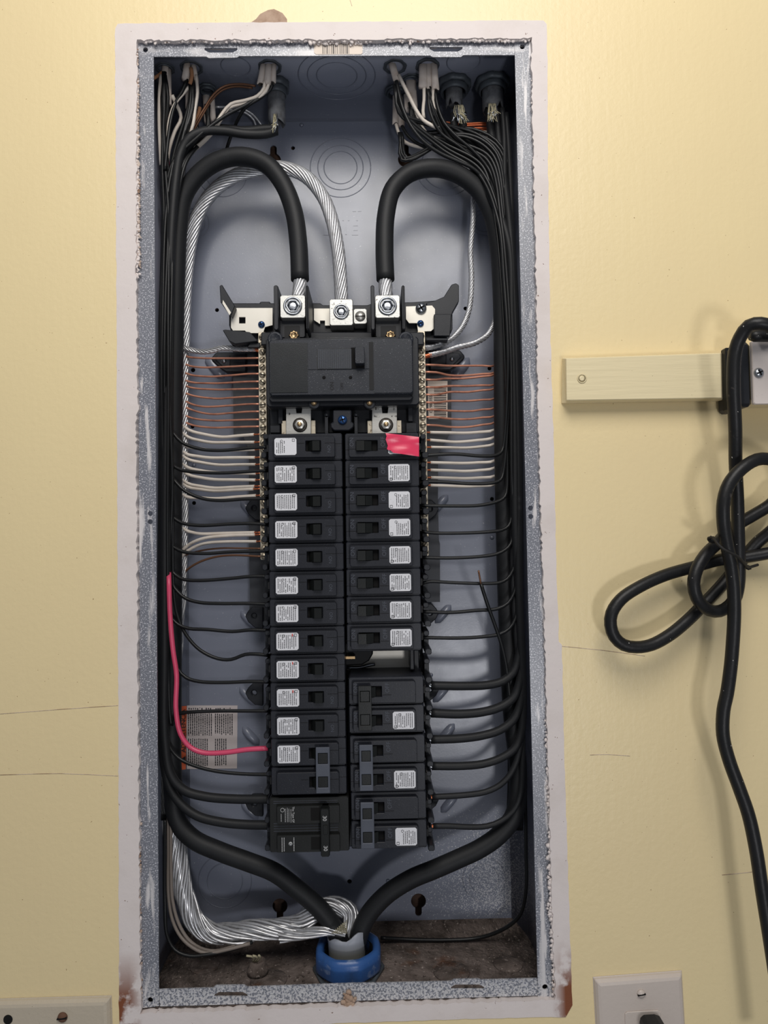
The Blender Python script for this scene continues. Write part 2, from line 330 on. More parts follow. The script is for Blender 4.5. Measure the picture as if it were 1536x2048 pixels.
# crumbling plaster around the opening
def blob(mb, c, r, rnd, flat=.6):
    vs = []; a0 = rnd.random()*6
    ico = [(0,0,1),(.894,0,.447),(.276,.851,.447),(-.724,.526,.447),(-.724,-.526,.447),(.276,-.851,.447),(.724,.526,-.447),(-.276,.851,-.447),(-.894,0,-.447),(-.276,-.851,-.447),(.724,-.526,-.447),(0,0,-1)]
    for x, y, z in ico:
        k = r*rnd.uniform(.6, 1.3); vs.append((c.x+k*(x*math.cos(a0)-y*math.sin(a0)), c.y+k*z*flat, c.z+k*(x*math.sin(a0)+y*math.cos(a0))))
    f = [(0,1,2),(0,2,3),(0,3,4),(0,4,5),(0,5,1),(1,6,2),(2,7,3),(3,8,4),(4,9,5),(5,10,1),(6,7,2),(7,8,3),(8,9,4),(9,10,5),(10,6,1),(11,7,6),(11,8,7),(11,9,8),(11,10,9),(11,6,10)]
    mb.add(vs, f, True)
rnd = random.Random(3)
def crumbs(segs, name, mat):
    mb = MB()
    for (a, b, n, wd, r) in segs:
        for i in range(n):
            k = rnd.random(); u = a[0]+(b[0]-a[0])*k; v = a[1]+(b[1]-a[1])*k; horiz = abs(b[0]-a[0]) > abs(b[1]-a[1]); d = rnd.gauss(0, wd)
            blob(mb, P(u+(0 if horiz else d), v+(d if horiz else 0), -.0025), rnd.uniform(.4, 1)*r, rnd)
    o = mb.build(name, mat, trim); o['kind'] = 'stuff'; return o
crumbs([((285, 80), (1040, 78), 1100, 2.4, .0021), ((1000, 80), (1060, 78), 60, 2, .002), ((272, 90), (276, 560), 300, 1.6, .0018), ((1066, 90), (1076, 520), 200, 2, .0018), ((1070, 72), (1030, 74), 40, 3, .003),
        ((272, 1640), (276, 2000), 240, 2.5, .0022), ((1100, 1690), (1110, 1990), 220, 3, .0024), ((1094, 1440), (1102, 1700), 120, 2, .0018), ((560, 2024), (1000, 2012), 60, 1.6, .0016)], 'white_crumb', 'white_plaster')
crumbs([((274, 100), (279, 540), 260, 1.3, .0015), ((330, 82), (1030, 80), 120, 1.6, .0012), ((277, 1640), (281, 2000), 160, 1.5, .0016), ((1068, 90), (1076, 560), 130, 1.2, .0013), ((1104, 1700), (1108, 1990), 90, 1.4, .0015)], 'brown_crumb', 'crumb')
lump = MB()
for i in range(26): blob(lump, P(696+rnd.gauss(0, 6), 2003+rnd.gauss(0, 9), -.002), rnd.uniform(.0012, .0032), rnd)
lump.build('plaster_lump', 'bare_drywall', trim)
lump = MB()
for i in range(70): blob(lump, P(rnd.uniform(630, 735), 84+rnd.gauss(0, 2.5), -.001), rnd.uniform(.0008, .0024), rnd)
lump.build('plaster_lump', 'white_plaster', trim)

# ================================================================== PANEL ENCLOSURE
YB = .101
box = empty('panel_enclosure', (0, 0, -H2), 'grey steel electrical panel box set into the yellow wall, cover off', 'electrical panel')
def keyhole(u, v, up):
    s_ = -1 if up else 1; pts = []
    for i in range(-128, 129, 16):
        a = math.radians(90*s_+180+i); pts.append((u+15*math.cos(a), v+15*math.sin(a)))
    n1 = [(u+(6 if up else -6)*1.0, v+s_*24), (u, v+s_*28), (u-(6 if up else -6), v+s_*24)]
    return pts, n1
def key_poly(u, v, up):
    s_ = -1 if up else 1; a0 = math.degrees(math.asin(6.5/15)); base = 90*s_
    pts = [(u+15*math.cos(math.radians(base+a0+(360-2*a0)*i/18)), v+15*math.sin(math.radians(base+a0+(360-2*a0)*i/18))) for i in range(19)]
    pts += [(u+6.5*math.cos(math.radians(base-90+180*i/6)), v+s_*24+6.5*math.sin(math.radians(base-90+180*i/6))) for i in range(7)]
    return pts
holes = [key_poly(811, 319, True), key_poly(547, 321, True), key_poly(837, 1802, False), key_poly(560, 1812, False)]
small = [(586, 296, 4), (699, 1763, 4.5), (386, 740, 4.5), (388, 1006, 4), (434, 620, 4), (931, 617, 4), (984, 998, 4), (979, 737, 4), (385, 853, 4)]
holes += [circ(u, v, r, 12) for u, v, r in small]
BW = W2-.0015
def wz(l): return [(p.x, p.z) for p in (P(u, v, YB) for u, v in l)]
c_ = .016
mb = MB(); mb.prism([(-BW+c_, -H2+c_), (BW-c_, -H2+c_), (BW-c_, H2-c_), (-BW+c_, H2-c_)], YB, YB+.0015, [wz(h) for h in holes])
back = mb.build('back_panel', 'grey_enamel', box)
def bend(side):                                          # walls with a rounded bend into the back
    prof = [(0, .001)]+[(0, YB-c_)]+[(c_*(1-math.cos(a)), YB-c_+c_*math.sin(a)) for a in [PI/2*i/6 for i in range(1, 7)]]
    m_ = MB(); vs = []; t_ = .0015
    for d, y in prof:
        for e in (0, 1):
            if side in 'lr':
                x = (-BW+d) if side == 'l' else (BW-d); z_ = (H2-d*1.0) if e else -(H2-d*1.0); vs.append((x, y, z_))
            else:
                z_ = (H2-d) if side == 't' else -(H2-d); x = (BW-d) if e else -(BW-d); vs.append((x, y, z_))
    k = len(prof); n = len(vs)
    for i in range(n):
        x, y, z_ = vs[i]; d = {'l': (-t_, 0), 'r': (t_, 0), 't': (0, t_), 'b': (0, -t_)}[side]; vs.append((x+d[0], y+t_*(i//2 > 1), z_+d[1]))
    fs = []
    for i in range(k-1):
        q = (2*i, 2*i+1, 2*i+3, 2*i+2); fs += [q, tuple(j+n for j in q)[::-1]]
    fs += [(0, 1, 1+n, n), (2*k-2, 2*k-1, 2*k-1+n, 2*k-2+n)]
    for e in (0, 1):
        for i in range(k-1): fs.append((2*i+e, 2*i+2+e, 2*i+2+e+n, 2*i+e+n))
    m_.add(vs, fs, True); return m_
bend('l').build('side_wall', 'grey_enamel', box); bend('r').build('side_wall', 'grey_enamel', box)
top = bend('t').build('top_wall', 'grey_enamel', box); bot = tag(bend('b').build('bottom_wall', 'dirt', box), 'dirty brown bottom of the box')
# front flanges
def px_w(l, y=-.0002): return [(p.x, p.z) for p in (P(u, v, y) for u, v in l)]
fl = MB(); fl.px([(274.4, 83), (307, 83), (312, 1000), (318, 2012), (282.5, 2016.5)], 0, .0014, [circ(291, 99.5, 5, 14), circ(300.5, 1027, 5, 14), circ(300.5, 1043.5, 5, 14), circ(300.5, 2000, 5.5, 14)])
fl.build('flange', 'flange_enamel', box)
fl = MB(); fl.px([(1029, 78.5), (1062.8, 78.5), (1108, 1994.7), (1076, 1995)], 0, .0014, [circ(1044.5, 93.5, 5, 14), circ(1061, 1016, 5, 14), circ(1061.5, 1033, 5, 14), circ(1090, 1974, 5.5, 14)])
fl.build('flange', 'flange_enamel', box)
def slot(u, v, s_): return [(u-33, v-4*s_), (u+33, v-4*s_), (u+33, v), (u+24, v+5*s_), (u-24, v+5*s_), (u-33, v)]
fl = MB(); fl.px([(307, 84), (1029, 79), (1029, 110), (927, 110), (922, 114), (866, 114), (860, 111), (478, 112), (474, 115), (418, 116), (412, 113), (307, 113)], .0003, .0017, [slot(442, 100, 1), slot(892, 98, 1)])
fl.build('flange', 'flange_enamel', box)
fl = MB(); fl.px([(318, 1979), (426, 1976), (432, 1971), (488, 1970), (494, 1974), (700, 1967), (902, 1963), (908, 1959), (956, 1958), (962, 1960), (1074, 1957), (1075.5, 1991), (320, 2013)], .0003, .0017, [slot(462, 1989, -1), slot(935, 1974, -1)])
fl.build('flange', 'flange_enamel', box)
# knockout rings: shallow embossed circles
def knock(c, ax, rs, parent, sx=1):
    for r in rs:
        m_ = MB(); m_.ring(c, ax, [(r-.0005, 0), (r, .00045), (r+.0005, 0), (r, -.0003)], 48); m_.build('knockout_ring', 'grey_enamel', parent)
knock(P(681, 335, YB), (0, -1, 0), [.032, .024, .0175], box); knock(P(388, 447, YB), (0, -1, 0), [.016, .0115], box)
knock(P(450, 1762, YB), (0, -1, 0), [.027, .018], box); knock(P(968, 1758, YB), (0, -1, 0), [.022, .015], box); knock(P(892, 330, YB), (0, -1, 0), [.033, .026], box)
knock(P(445, 345, YB), (0, -1, 0), [.026, .018], box); knock(P(968, 445, YB), (0, -1, 0), [.014, .010], box)
knock(Vector((-.001, .05, H2-.0003)), (0, 0, -1), [.038, .029, .02], box); knock(Vector((-.098, .035, H2-.0003)), (0, 0, -1), [.014], box); knock(Vector((.122, .03, H2-.0003)), (0, 0, -1), [.016], box)
for x, y, r in ((-.075, .035, .017), (.095, .04, .017), (.15, .05, .014), (-.14, .06, .014)):
    m_ = MB(); m_.lathe((x, y, -H2), (0, 0, 1), [(r, 0), (r-.0005, .0008), (0, .0008)], 28); m_.build('knockout_disc', 'dirt', box)
# dimples next to the chassis clips: pressed louvres with a dark slot
def louvre(u, v, ang, l, wd, name='pressed_louvre'):
    c = P(u, v, YB); m_ = MB(); vs = []; fs = []; n = 14; ca, sa = math.cos(ang), math.sin(ang); k = 7
    for i in range(k+1):
        s_ = -1+2*i/k; ww = wd*math.sqrt(max(.02, 1-s_**4)); h = .0058*math.sqrt(max(0.02, 1-s_**2))
        for j in range(7):
            b = PI*j/6; x, z_ = s_*l, ww*math.cos(b); vs.append((c.x+x*ca-z_*sa, c.y+.0004-h*math.sin(b), c.z+x*sa+z_*ca))
    for i in range(k):
        for j in range(6): fs.append((i*7+j, i*7+j+1, (i+1)*7+j+1, (i+1)*7+j))
    m_.add(vs, fs, True); m_.build(name, 'grey_enamel', box)
for u, v in ((498, 1020), (498, 1240), (496, 1392), (502, 1472), (500, 1620)): louvre(u, v, math.radians(-48), .0125, .0046)
for u, v in ((880, 1008), (886, 1228), (882, 1386), (893, 1466), (898, 1606)): louvre(u, v, math.radians(48), .0125, .0046)
louvre(430, 735, math.radians(-52), .015, .006); louvre(921, 738, math.radians(52), .015, .006)
for u, v in ((603, 250), (388, 930), (862, 1350), (776, 1762), (984, 1075)):
    m_ = MB(); c = P(u, v, YB); m_.lathe(c, (0, -1, 0), [(.0022, 0), (.0017, .0009), (0, .0012)], 14); m_.build('dimple', 'grey_enamel', box)
# embossed lettering on the back
for s_, u, v in (('I', 686, 432), ('I', 697, 432), ('T', 714, 432), ('L', 651, 461), ('I', 692, 460), ('E', 709, 461)):
    text(s_, .0165, P(u, v, YB-.0001), 0, 'grey_enamel', box, 'embossed_letter', .0002)
# labels stuck to the box
lb = MB().px([(628, 82), (725, 81), (725, 106), (722, 108.5), (632, 108.5), (628, 105)], -.0001, .0003).build('barcode_label', 'label_cream', box); tag(lb, 'cream barcode sticker on the top flange')
m_ = MB(); u = 645; r2 = random.Random(5)
while u < 699:
    wd = r2.choice((.8, .8, 1.2, 2)); m_.pxbox(u, 85, u+wd, 107.5, -.0002, 0); u += wd+r2.choice((1, 1.2, 1.8, 2.6))
m_.build('barcode', 'ink', lb)
lb = tag(MB().px([(374, 1411), (475, 1411), (474, 1537), (372, 1538)], YB-.0004, YB-.0001).build('warning_label', 'label_paper', box), 'crumpled white warning label with orange header')
hm = MB(); hv = []
for j in (0, 1):                                         # the header follows the rounded bend of the box
    for i in range(6):
        xh = P(373.5-1.5*j, 1411+127*j, YB).x-.0011*i*(1+.2*j); dd = max(0, (-BW+c_)-xh); yh = YB-c_+math.sqrt(c_*c_-dd*dd)-.0005; zh = P(368, 1411.5+126.5*j, YB).z
        hv += [(xh, yh, zh), (xh, yh+.0002, zh)]
for q in range(5): a_ = 2*q; hm.add(hv, [(a_, a_+2, a_+14, a_+12), (a_+1, a_+13, a_+15, a_+3)])
hd = tag(hm.build('header', 'label_orange', lb), 'orange header')
text('ADVERTENCIA', .0066, P(367.5, 1462, YB-.0026), -PI/2, 'ink', lb)
tri = MB(); a, b, c2 = P(371, 1527, YB-.0026), P(371, 1512, YB-.0026), P(360, 1519.5, YB-.0026)
tri.prism([(a.x, a.z), (b.x, b.z), (c2.x, c2.z)], YB-.0027, YB-.0025); tri.build('warning_triangle', 'ink', lb)
m_ = MB(); r2 = random.Random(9)
def textcols(m_, cols, v0, v1, y, wd=1.9, gap=.9, rr=r2, dash=(1.5, 6)):
    for u in cols:
        v = v0+rr.uniform(0, 1); end = v1-rr.choice((0, 0, 0, 3))
        while v < end:
            l = min(rr.uniform(*dash), end-v); m_.pxbox(u, v, u+wd, v+l, y, y+.0002); v += l+gap
textcols(m_, [376+4.15*i for i in range(12)], 1427, 1471, YB-.00055); textcols(m_, [430+4.15*i for i in range(9)], 1427, 1470, YB-.00055)
textcols(m_, [376+4.15*i for i in range(10)], 1477, 1532, YB-.00055); textcols(m_, [430+4.15*i for i in range(6)], 1477, 1531, YB-.00055)
textcols(m_, [377+4.3*i for i in range(11)]+[431+4*i for i in range(8)], 1415.5, 1419.5, YB-.00055, 2.2)
m_.build('print', 'ink', lb)

# ================================================================== LOAD CENTRE INTERIOR (chassis)
ch = empty('load_center_chassis', tuple(P(690, 1700, .09)), 'black plastic bus chassis carrying the breakers, between the two wire gutters', 'panel interior')
XL = P(609, 1280, 0).x; XR = P(764+1, 1100, 0).x
mb = MB(); mb.px([(536, 680), (838, 680), (846, 1310), (852, 1688), (548, 1700), (540, 1300)], .052, .086)
base = mb.build('base_tray', 'black_plastic', ch, .001)
mb = MB(); mb.px([(466, 700), (524, 700), (524, 1010), (498, 1010), (498, 900), (486, 872), (467, 872)], .082, .084); mb.build('side_plate', 'rail_grey', ch)
mb = MB(); mb.px([(498, 1010), (540, 1010), (540, 1240), (498, 1240), (500, 1180), (498, 1100)], .083, .085); mb.build('side_plate', 'rail_grey', ch)
mb = MB(); mb.px([(846, 700), (902, 700), (903, 862), (882, 900), (876, 905), (876, 1010), (878, 1080), (880, 1088), (880, 1204), (850, 1204)], .082, .084); mb.build('side_plate', 'rail_grey', ch)
# mounting ears
def ear(u, v, s_, y=.078):
    m_ = MB(); q = lambda l: [(u+s_*a, v+b) for a, b in l]
    m_.px(q([(0, -22), (22, -22), (30, -14), (36, -4), (30, 8), (16, 20), (0, 22)]), y, y+.006, [q(circ(18, -4, 5, 12))]); o = m_.build('mounting_ear', 'black_plastic', ch, .0008); return o
for v in (1020, 1236, 1390, 1612): ear(526, v, -1)
for v in (1022, 1230, 1384, 1604): ear(842, v, 1)
for u, v, s_ in ((430, 722, 1), (922, 718, -1)):
    m_ = MB(); q = lambda l: [(u+s_*a, v+b) for a, b in l]
    m_.px(q([(-8, -6), (2, -18), (62, -18), (62, 22), (22, 22), (12, 16), (-6, 0)]), .074, .084); m_.build('mounting_ear', 'black_plastic', ch, .001)
    m_ = MB(); m_.px(q([(0, -4), (5, -12), (30, -12), (30, 14), (18, 14)]), .0725, .074); m_.build('ear_pad', 'rail_grey', ch, .0006)
    m_ = MB(); m_.lathe(P(u+s_*18, v, .0725), (0, -1, 0), [(.0025, 0), (.0022, .0012), (0, .0016)], 14); m_.build('rivet', 'steel', ch)
# neutral bars with their screws
def bar(u0, v0, u1, v1, name):
    a, b = P(u0, v0, .046), P(u1, v1, .046); x = (a.x+b.x)/2; m_ = MB(); m_.box(x-.0037, x+.0037, .046, .056, b.z, a.z, .0008)
    o = m_.build('neutral_bar', 'bar_metal', ch); n = 30; sc = None
    for i in range(n):
        z_ = a.z-.0052-(a.z-b.z-.009)*i/(n-1); r3 = random.Random(i)
        if sc is None:
            k = MB(); k.lathe((x, .046, z_), (0, -1, 0), [(.0031, 0), (.0032, .0004), (.0029, .0013), (0, .0016)], 14)
            sc = k.build('terminal_screw', 'screw_metal', o); z0 = z_
            k = MB(); k.box(x-.0026, x+.0026, .0440, .0444, z0-.0003, z0+.0003)
            me2 = k.build('s', 'void', o); sc_slot = me2
            base_me = sc.data; bmx = bmesh.new(); bmx.from_mesh(base_me); nf = len(bmx.faces); bmx.from_mesh(me2.data)
            bmx.faces.ensure_lookup_table()
            for f in bmx.faces[nf:]: f.material_index = 1
            # recentre so that copies can turn about their own axis
            cx = Vector((x, .045, z0))-Vector(o['_w'])
            for v in bmx.verts: v.co -= cx
            bmx.to_mesh(base_me); bmx.free(); base_me.materials.append(MAT('void')); bpy.data.objects.remove(me2); sc.location = cx; c0 = cx.copy()
        else:
            d = sc.copy(); C.objects.link(d); d.location = c0+Vector((0, 0, z_-z0)); d.rotation_euler = (0, r3.uniform(-1.3, 1.3), 0)
    return x
XBL = bar(523.5, 664, 529, 1120, 'left'); XBR = bar(845, 662, 847.5, 1112, 'right')
# zinc cross bar and plates at the top
pl = MB(); pl.px([(464, 616), (545, 616), (545, 650), (530, 654), (526, 666), (494, 666), (490, 661), (466, 661), (462, 655), (462, 622)], .050, .0525, [[(478, 634), (491, 634), (491, 647), (478, 647)]]); pl.build('zinc_plate', 'zinc_plate', ch)
pl = MB(); pl.px([(812, 613), (864, 611), (870, 618), (870, 655), (862, 662), (836, 663), (834, 646), (818, 646), (812, 638)], .050, .0525); pl.build('zinc_plate', 'zinc_plate', ch)
pl = MB(); pl.px([(628, 617), (660, 617), (660, 651), (650, 651), (650, 641), (640, 641), (640, 648), (628, 640)], .054, .0565); pl.build('zinc_plate', 'zinc_plate', ch)
# top plastic frame
fr = MB(); fr.px([(458, 606), (520, 606), (520, 603), (540, 603), (540, 606), (640, 606), (646, 610), (735, 610), (745, 606), (826, 604), (880, 600), (905, 604), (905, 660), (895, 668), (894, 680), (850, 680), (850, 690), (500, 690), (495, 680), (466, 676), (458, 650)], .058, .070); fr.build('top_frame', 'black_plastic', ch, .001)
fr = MB(); fr.px([(522, 664), (848, 664), (848, 690), (522, 690)], .030, .058); fr.build('top_frame', 'black_plastic', ch, .001)
# flared wire guides: fins sticking out towards the viewer
def fin(pts, y0, y1, name='wire_guide', mat='black_plastic', b=.0006): m_ = MB(); m_.px(pts, y0, y1); return m_.build(name, mat, ch, b)
fin([(439, 571), (444, 569), (470, 612), (462, 632), (441, 604)], .040, .060); fin([(446, 600), (462, 625), (459, 630), (445, 607)], .0385, .040, 'guide_edge', 'zinc_plate', 0)
fin([(445, 660), (450, 659), (500, 664), (516, 682), (470, 688), (458, 682)], .040, .060)
fin([(870, 601), (888, 593), (903, 569), (912, 566), (918, 570), (918, 602), (905, 625), (896, 660), (880, 660), (866, 640), (852, 606)], .0535, .066)
fin([(868, 628), (903, 628), (903, 630), (900, 672), (868, 672)], .044, .050)
fin([(500, 685), (520, 685), (520, 695), (494, 695)], .044, .058); fin([(852, 676), (896, 676), (896, 681), (852, 681)], .044, .058)
for u0, u1 in ((547, 557), (611, 618), (741, 750), (803, 811)):
    m_ = MB(); a = P(u0, 570, .006); b = P(u1, 660, .006); m_.box(a.x, b.x, .006, .058, b.z, a.z, .0012); m_.build('barrier_fin', 'black_plastic', ch)
for u in (584, 777):
    m_ = MB(); m_.pxbox(u-26, 640, u+26, 675, .020, .056, .001); m_.build('lug_base', 'black_plastic', ch)
    m_ = MB(); m_.pxbox(u-15, 652, u+15, 676, .0185, .020); m_.build('recess', 'deep_black', ch)
    m_ = MB(); m_.lathe(P(u+4, 671, .0185), (0, -1, 0), [(.0042, 0), (.0042, .0012), (.0028, .0016), (.0026, .0008), (0, .0008)], 16, shp=lambda a: 1+.16*math.cos(8*a)); m_.build('star_screw', 'brass', ch)
def lug(u0, v0, u1, v1, yf, yb, rpx, slotted=False, skew=0):
    m_ = MB(); m_.pxbox(u0, v0, u1, v1, yf, yb, .0012); o = m_.build('lug', 'lug_alu', ch)
    u, v = (u0+u1)/2, (v0+v1)/2-(0 if slotted else 1); c = P(u, v, yf); r = rpx/2200
    m_ = MB()
    if slotted: m_.lathe(c, (0, -1, 0), [(r, 0), (r, .0006), (0, .0007)], 24); sc = m_.build('set_screw', 'zinc', o); k = MB(); k.box(c.x-r, c.x+r, c.y-.0009, c.y-.0004, c.z-.0004, c.z+.0004); s2 = k.build('screw_slot', 'void', o); s2.rotation_euler = (0, 0, 0)
    else:
        m_.ring(c, (0, -1, 0), [(r*1.08, -.0002), (r*1.06, .0009), (r*.98, .0016), (r*.86, .0016), (r*.80, .0002)], 30); m_.build('set_screw', 'steel', o)
        k = MB(); n = 6; hexr = lambda a: 1/max(math.cos(((a) % (PI/3))-PI/6), .5)*.88
        k.ring(c, (0, -1, 0), [(r*.8, .0010), (r*.62, .0008), (r*.56, -.0001), (r*.8, -.0001)], 30, hexr); k.build('hex_socket', 'steel', o)
        k = MB(); k.lathe(c, (0, -1, 0), [(r*.6, .0001), (r*.3, .0004), (0, .0005)], 20); k.build('socket_bottom', 'steel', o)
    return o
lug(560, 590, 611, 636, .012, .036, 18); lug(750, 590, 800, 636, .012, .036, 18); lug(659, 598, 706, 651, .034, .055, 15.5); lug(707, 617, 734, 648, .040, .055, 11, True)
def screw(u, v, y, r, mat, name='screw', par=None, phillips=True, ang=.5):
    par = par or ch
    c = P(u, v, y); m_ = MB(); m_.lathe(c, (0, -1, 0), [(r, 0), (r*.97, r*.25), (r*.6, r*.55), (0, r*.62)], 20); o = m_.build(name, mat, par)
    k = MB()
    for a in ((ang, ang+PI/2) if phillips else (ang,)):
        dx, dz = math.cos(a), math.sin(a); L_ = r*(.62 if phillips else .98); w_ = r*.13; pts = [(c.x+dx*L_-dz*w_, c.z+dz*L_+dx*w_), (c.x-dx*L_-dz*w_, c.z-dz*L_+dx*w_), (c.x-dx*L_+dz*w_, c.z-dz*L_-dx*w_), (c.x+dx*L_+dz*w_, c.z+dz*L_-dx*w_)]
        k.prism(pts, c.y-r*.66, c.y-r*.3)
    k.build('drive_recess', 'void', o); return o
screw(842, 617, .0495, .0055, 'steel'); screw(841, 647, .0495, .0033, 'blue_steel'); screw(523, 649, .0495, .0033, 'blue_steel')
# block between main breaker and branch breakers
mb = MB(); mb.px([(538, 800), (838, 800), (838, 866), (540, 868)], .030, .052); mb.build('bus_cover', 'black_plastic', ch, .001)
for q in ((556, 815, 566, 848), (816, 815, 826, 843), (540, 850, 560, 866), (812, 845, 834, 866)): MB().pxbox(*q, .021, .030).build('bus_rib', 'black_plastic', ch, .0006)
for u in (653, 712):
    m_ = MB(); m_.pxbox(u-3, 832, u+3, 867, .014, .030); m_.lathe(P(u, 830, .014), (0, 1, 0), [(.002, 0), (.002, .015)], 14); m_.build('divider_post', 'black_plastic', ch)
mb = MB(); mb.px([(666, 820), (703, 820), (703, 845), (708, 846), (706, 855), (698, 861), (668, 861), (662, 855), (661, 846), (666, 845)], .008, .030); mb.build('screw_boss', 'breaker_face', ch, .0008)
screw(685, 840, .0078, .0043, 'blue_steel', ang=.3)
mb = MB(); mb.pxbox(670, 812, 700, 822, .02, .03); mb.build('bus_rib', 'deep_black', ch)
for u in (599, 771):
    m_ = MB(); m_.pxbox(u-36, 841, u+32, 869, .021, .023); m_.build('bus_plate', 'bar_metal', ch, .0003)
    m_ = MB(); m_.px([(u-27, 810), (u-8, 810), (u-6, 826), (u+4, 826), (u+6, 809), (u+23, 809), (u+23, 869), (u-27, 869)], .017, .0195); m_.build('bus_plate', 'zinc', ch, .0003)
    c = P(u+1, 850, .017); m_ = MB(); m_.lathe(c, (0, -1, 0), [(.0068, 0), (.0066, .0006), (.005, .0008)], 22); m_.build('washer', 'dark_steel', ch)
    m_ = MB(); m_.lathe(c, (0, -1, 0), [(.0047, .0008), (.0047, .0035), (.0042, .0038)], 6); m_.build('nut', 'zinc', ch)
    m_ = MB(); m_.lathe(c, (0, -1, 0), [(.0022, .003), (.0022, .0062), (.0016, .0068), (0, .0068)], 14); m_.build('stud', 'brass', ch)
# comb of wire retainers beside both columns
XE = {}
def comb(side):
    proto = None
    for k in range(15):
        v = 890+56.2*k; u = (531 if side < 0 else 846)+(k*.9)*(1 if side > 0 else .6)
        if side > 0 and k == 8: pass
        m_ = MB(); m_.pxbox(u-(9 if side < 0 else 2), v+14, u+(2 if side < 0 else 11), v+26, .012, .05, .0012); m_.pxbox(u-5, v-22, u+6, v-12, .016, .05, .001)
        m_.pxbox(u-4, v-12, u+5, v+14, .030, .05); m_.build('wire_retainer', 'black_plastic', ch)
comb(-1); comb(1)
# open space on the right: bus stab, neutral white plate
mb = MB(); mb.pxbox(692, 1300, 822, 1338, .048, .0495); mb.build('bus_plate', 'zinc_plate', ch)
mb = MB(); a = P(694, 1292, .030); mb.px([(690, 1280), (746, 1280), (746, 1308), (738, 1322), (724, 1330), (690, 1332)], .030, .048); mb.build('bus_insulator', 'deep_black', ch, .0012)
mb = MB(); mb.pxbox(692, 1313, 710, 1318, .020, .030); mb.build('bus_stab', 'brass', ch)
mb = MB(); mb.tube(L3([(692, 1335, .045), (720, 1335, .045), (735, 1331, .044), (750, 1328, .044)]), .0016, 8); mb.build('wire_spring', 'steel', ch)
mb = MB(); mb.pxbox(820, 1280, 828, 1340, .02, .052); mb.pxbox(828, 1300, 838, 1345, .03, .052); mb.build('end_wall', 'black_plastic', ch, .0006)
# barcode sticker on the right side plate
lb = tag(MB().px([(855, 762), (895, 762), (895, 837), (857, 838)], .0815, .082).build('barcode_label', 'label_cream', ch), 'cream barcode sticker behind the copper wires')
m_ = MB(); r2 = random.Random(11); v = 776
while v < 834:
    wd = r2.choice((.8, 1, 1.6)); m_.pxbox(868, v, 892.5, v+wd, .0813, .0815); v += wd+r2.choice((1, 1.4, 2.2))
m_.build('barcode', 'ink', lb); text('C19813552', .0042, P(862, 806, .0813), -PI/2, 'ink', lb)

# ================================================================== MAIN BREAKER
mbk = empty('main_breaker', tuple(P(685, 815, .03)), 'large black main breaker with wide dusty cover, above the branch breakers', 'circuit breaker')
m_ = MB(); m_.pxbox(532, 674, 838, 812, .006, .0295, .002); m_.build('body', 'black_plastic', mbk)
m_ = MB(); m_.pxbox(538, 677, 826, 790, -.004, .006, .002); m_.build('cover', 'dusty_plastic', mbk)
m_ = MB(); m_.pxbox(538, 790, 826, 803, .001, .006, .002); m_.build('cover_step', 'black_plastic', mbk)
m_ = MB(); m_.pxbox(541, 686, 615, 785, -.0046, -.004); m_.build('smooth_panel', 'smooth_panel', mbk)
m_ = MB(); m_.pxbox(616, 684, 738, 738, -.0046, -.004); m_.build('raised_frame', 'dusty_plastic', mbk)
m_ = MB(); m_.pxbox(634, 697, 702, 738, -.0049, -.0046)
gr = m_.build('mesh_window', 'smooth_panel', mbk)
m_ = MB()
for i in range(34): m_.pxbox(636+i*2, 698, 636.7+i*2, 737, -.0052, -.0049)
m_.build('window_mesh', 'grey_tie', mbk)
m_ = MB(); m_.pxbox(702, 695, 729, 737, -.0049, -.0046); m_.build('toggle_slot', 'void', mbk)
m_ = MB(); m_.pxbox(710, 694, 729, 727, -.013, -.0049, .0008); m_.build('toggle', 'dusty_plastic', mbk)
m_ = MB(); m_.pxbox(738, 684, 747, 780, -.0043, -.004); m_.build('groove', 'deep_black', mbk)
m_ = MB(); m_.pxbox(748, 684, 822, 785, -.0046, -.004); m_.build('raised_panel', 'dusty_plastic', mbk)
for u in (648, 701): m_ = MB(); m_.lathe(P(u, 755, -.0041), (0, -1, 0), [(.0016, 0), (.0015, .0002), (0, .0002)], 14); m_.build('pin_hole', 'void', mbk)
text('ON', .0048, P(664, 772, -.0041), -PI/2, 'deep_black', mbk); text('OFF', .0036, P(684, 772, -.0041), -PI/2, 'deep_black', mbk)
for u in (628, 739):
    m_ = MB(); m_.lathe(P(u, 806, .0052), (0, -1, 0), [(.0055, -.008), (.0055, 0), (.005, .0006), (.004, .0006)], 22); m_.build('rivet_boss', 'black_plastic', mbk)
    m_ = MB(); m_.lathe(P(u, 806, .0052), (0, -1, 0), [(.0028, 0), (.0026, .0014), (.0012, .0024), (0, .0026)], 16); m_.build('rivet', 'brass', mbk)
for u in (550, 812): m_ = MB(); m_.lathe(P(u, 678, .001), (0, -1, 0), [(.0068, -.004), (.0068, 0), (.005, .0005), (.0045, 0), (0, 0)], 24); m_.build('corner_boss', 'dusty_plastic', mbk)

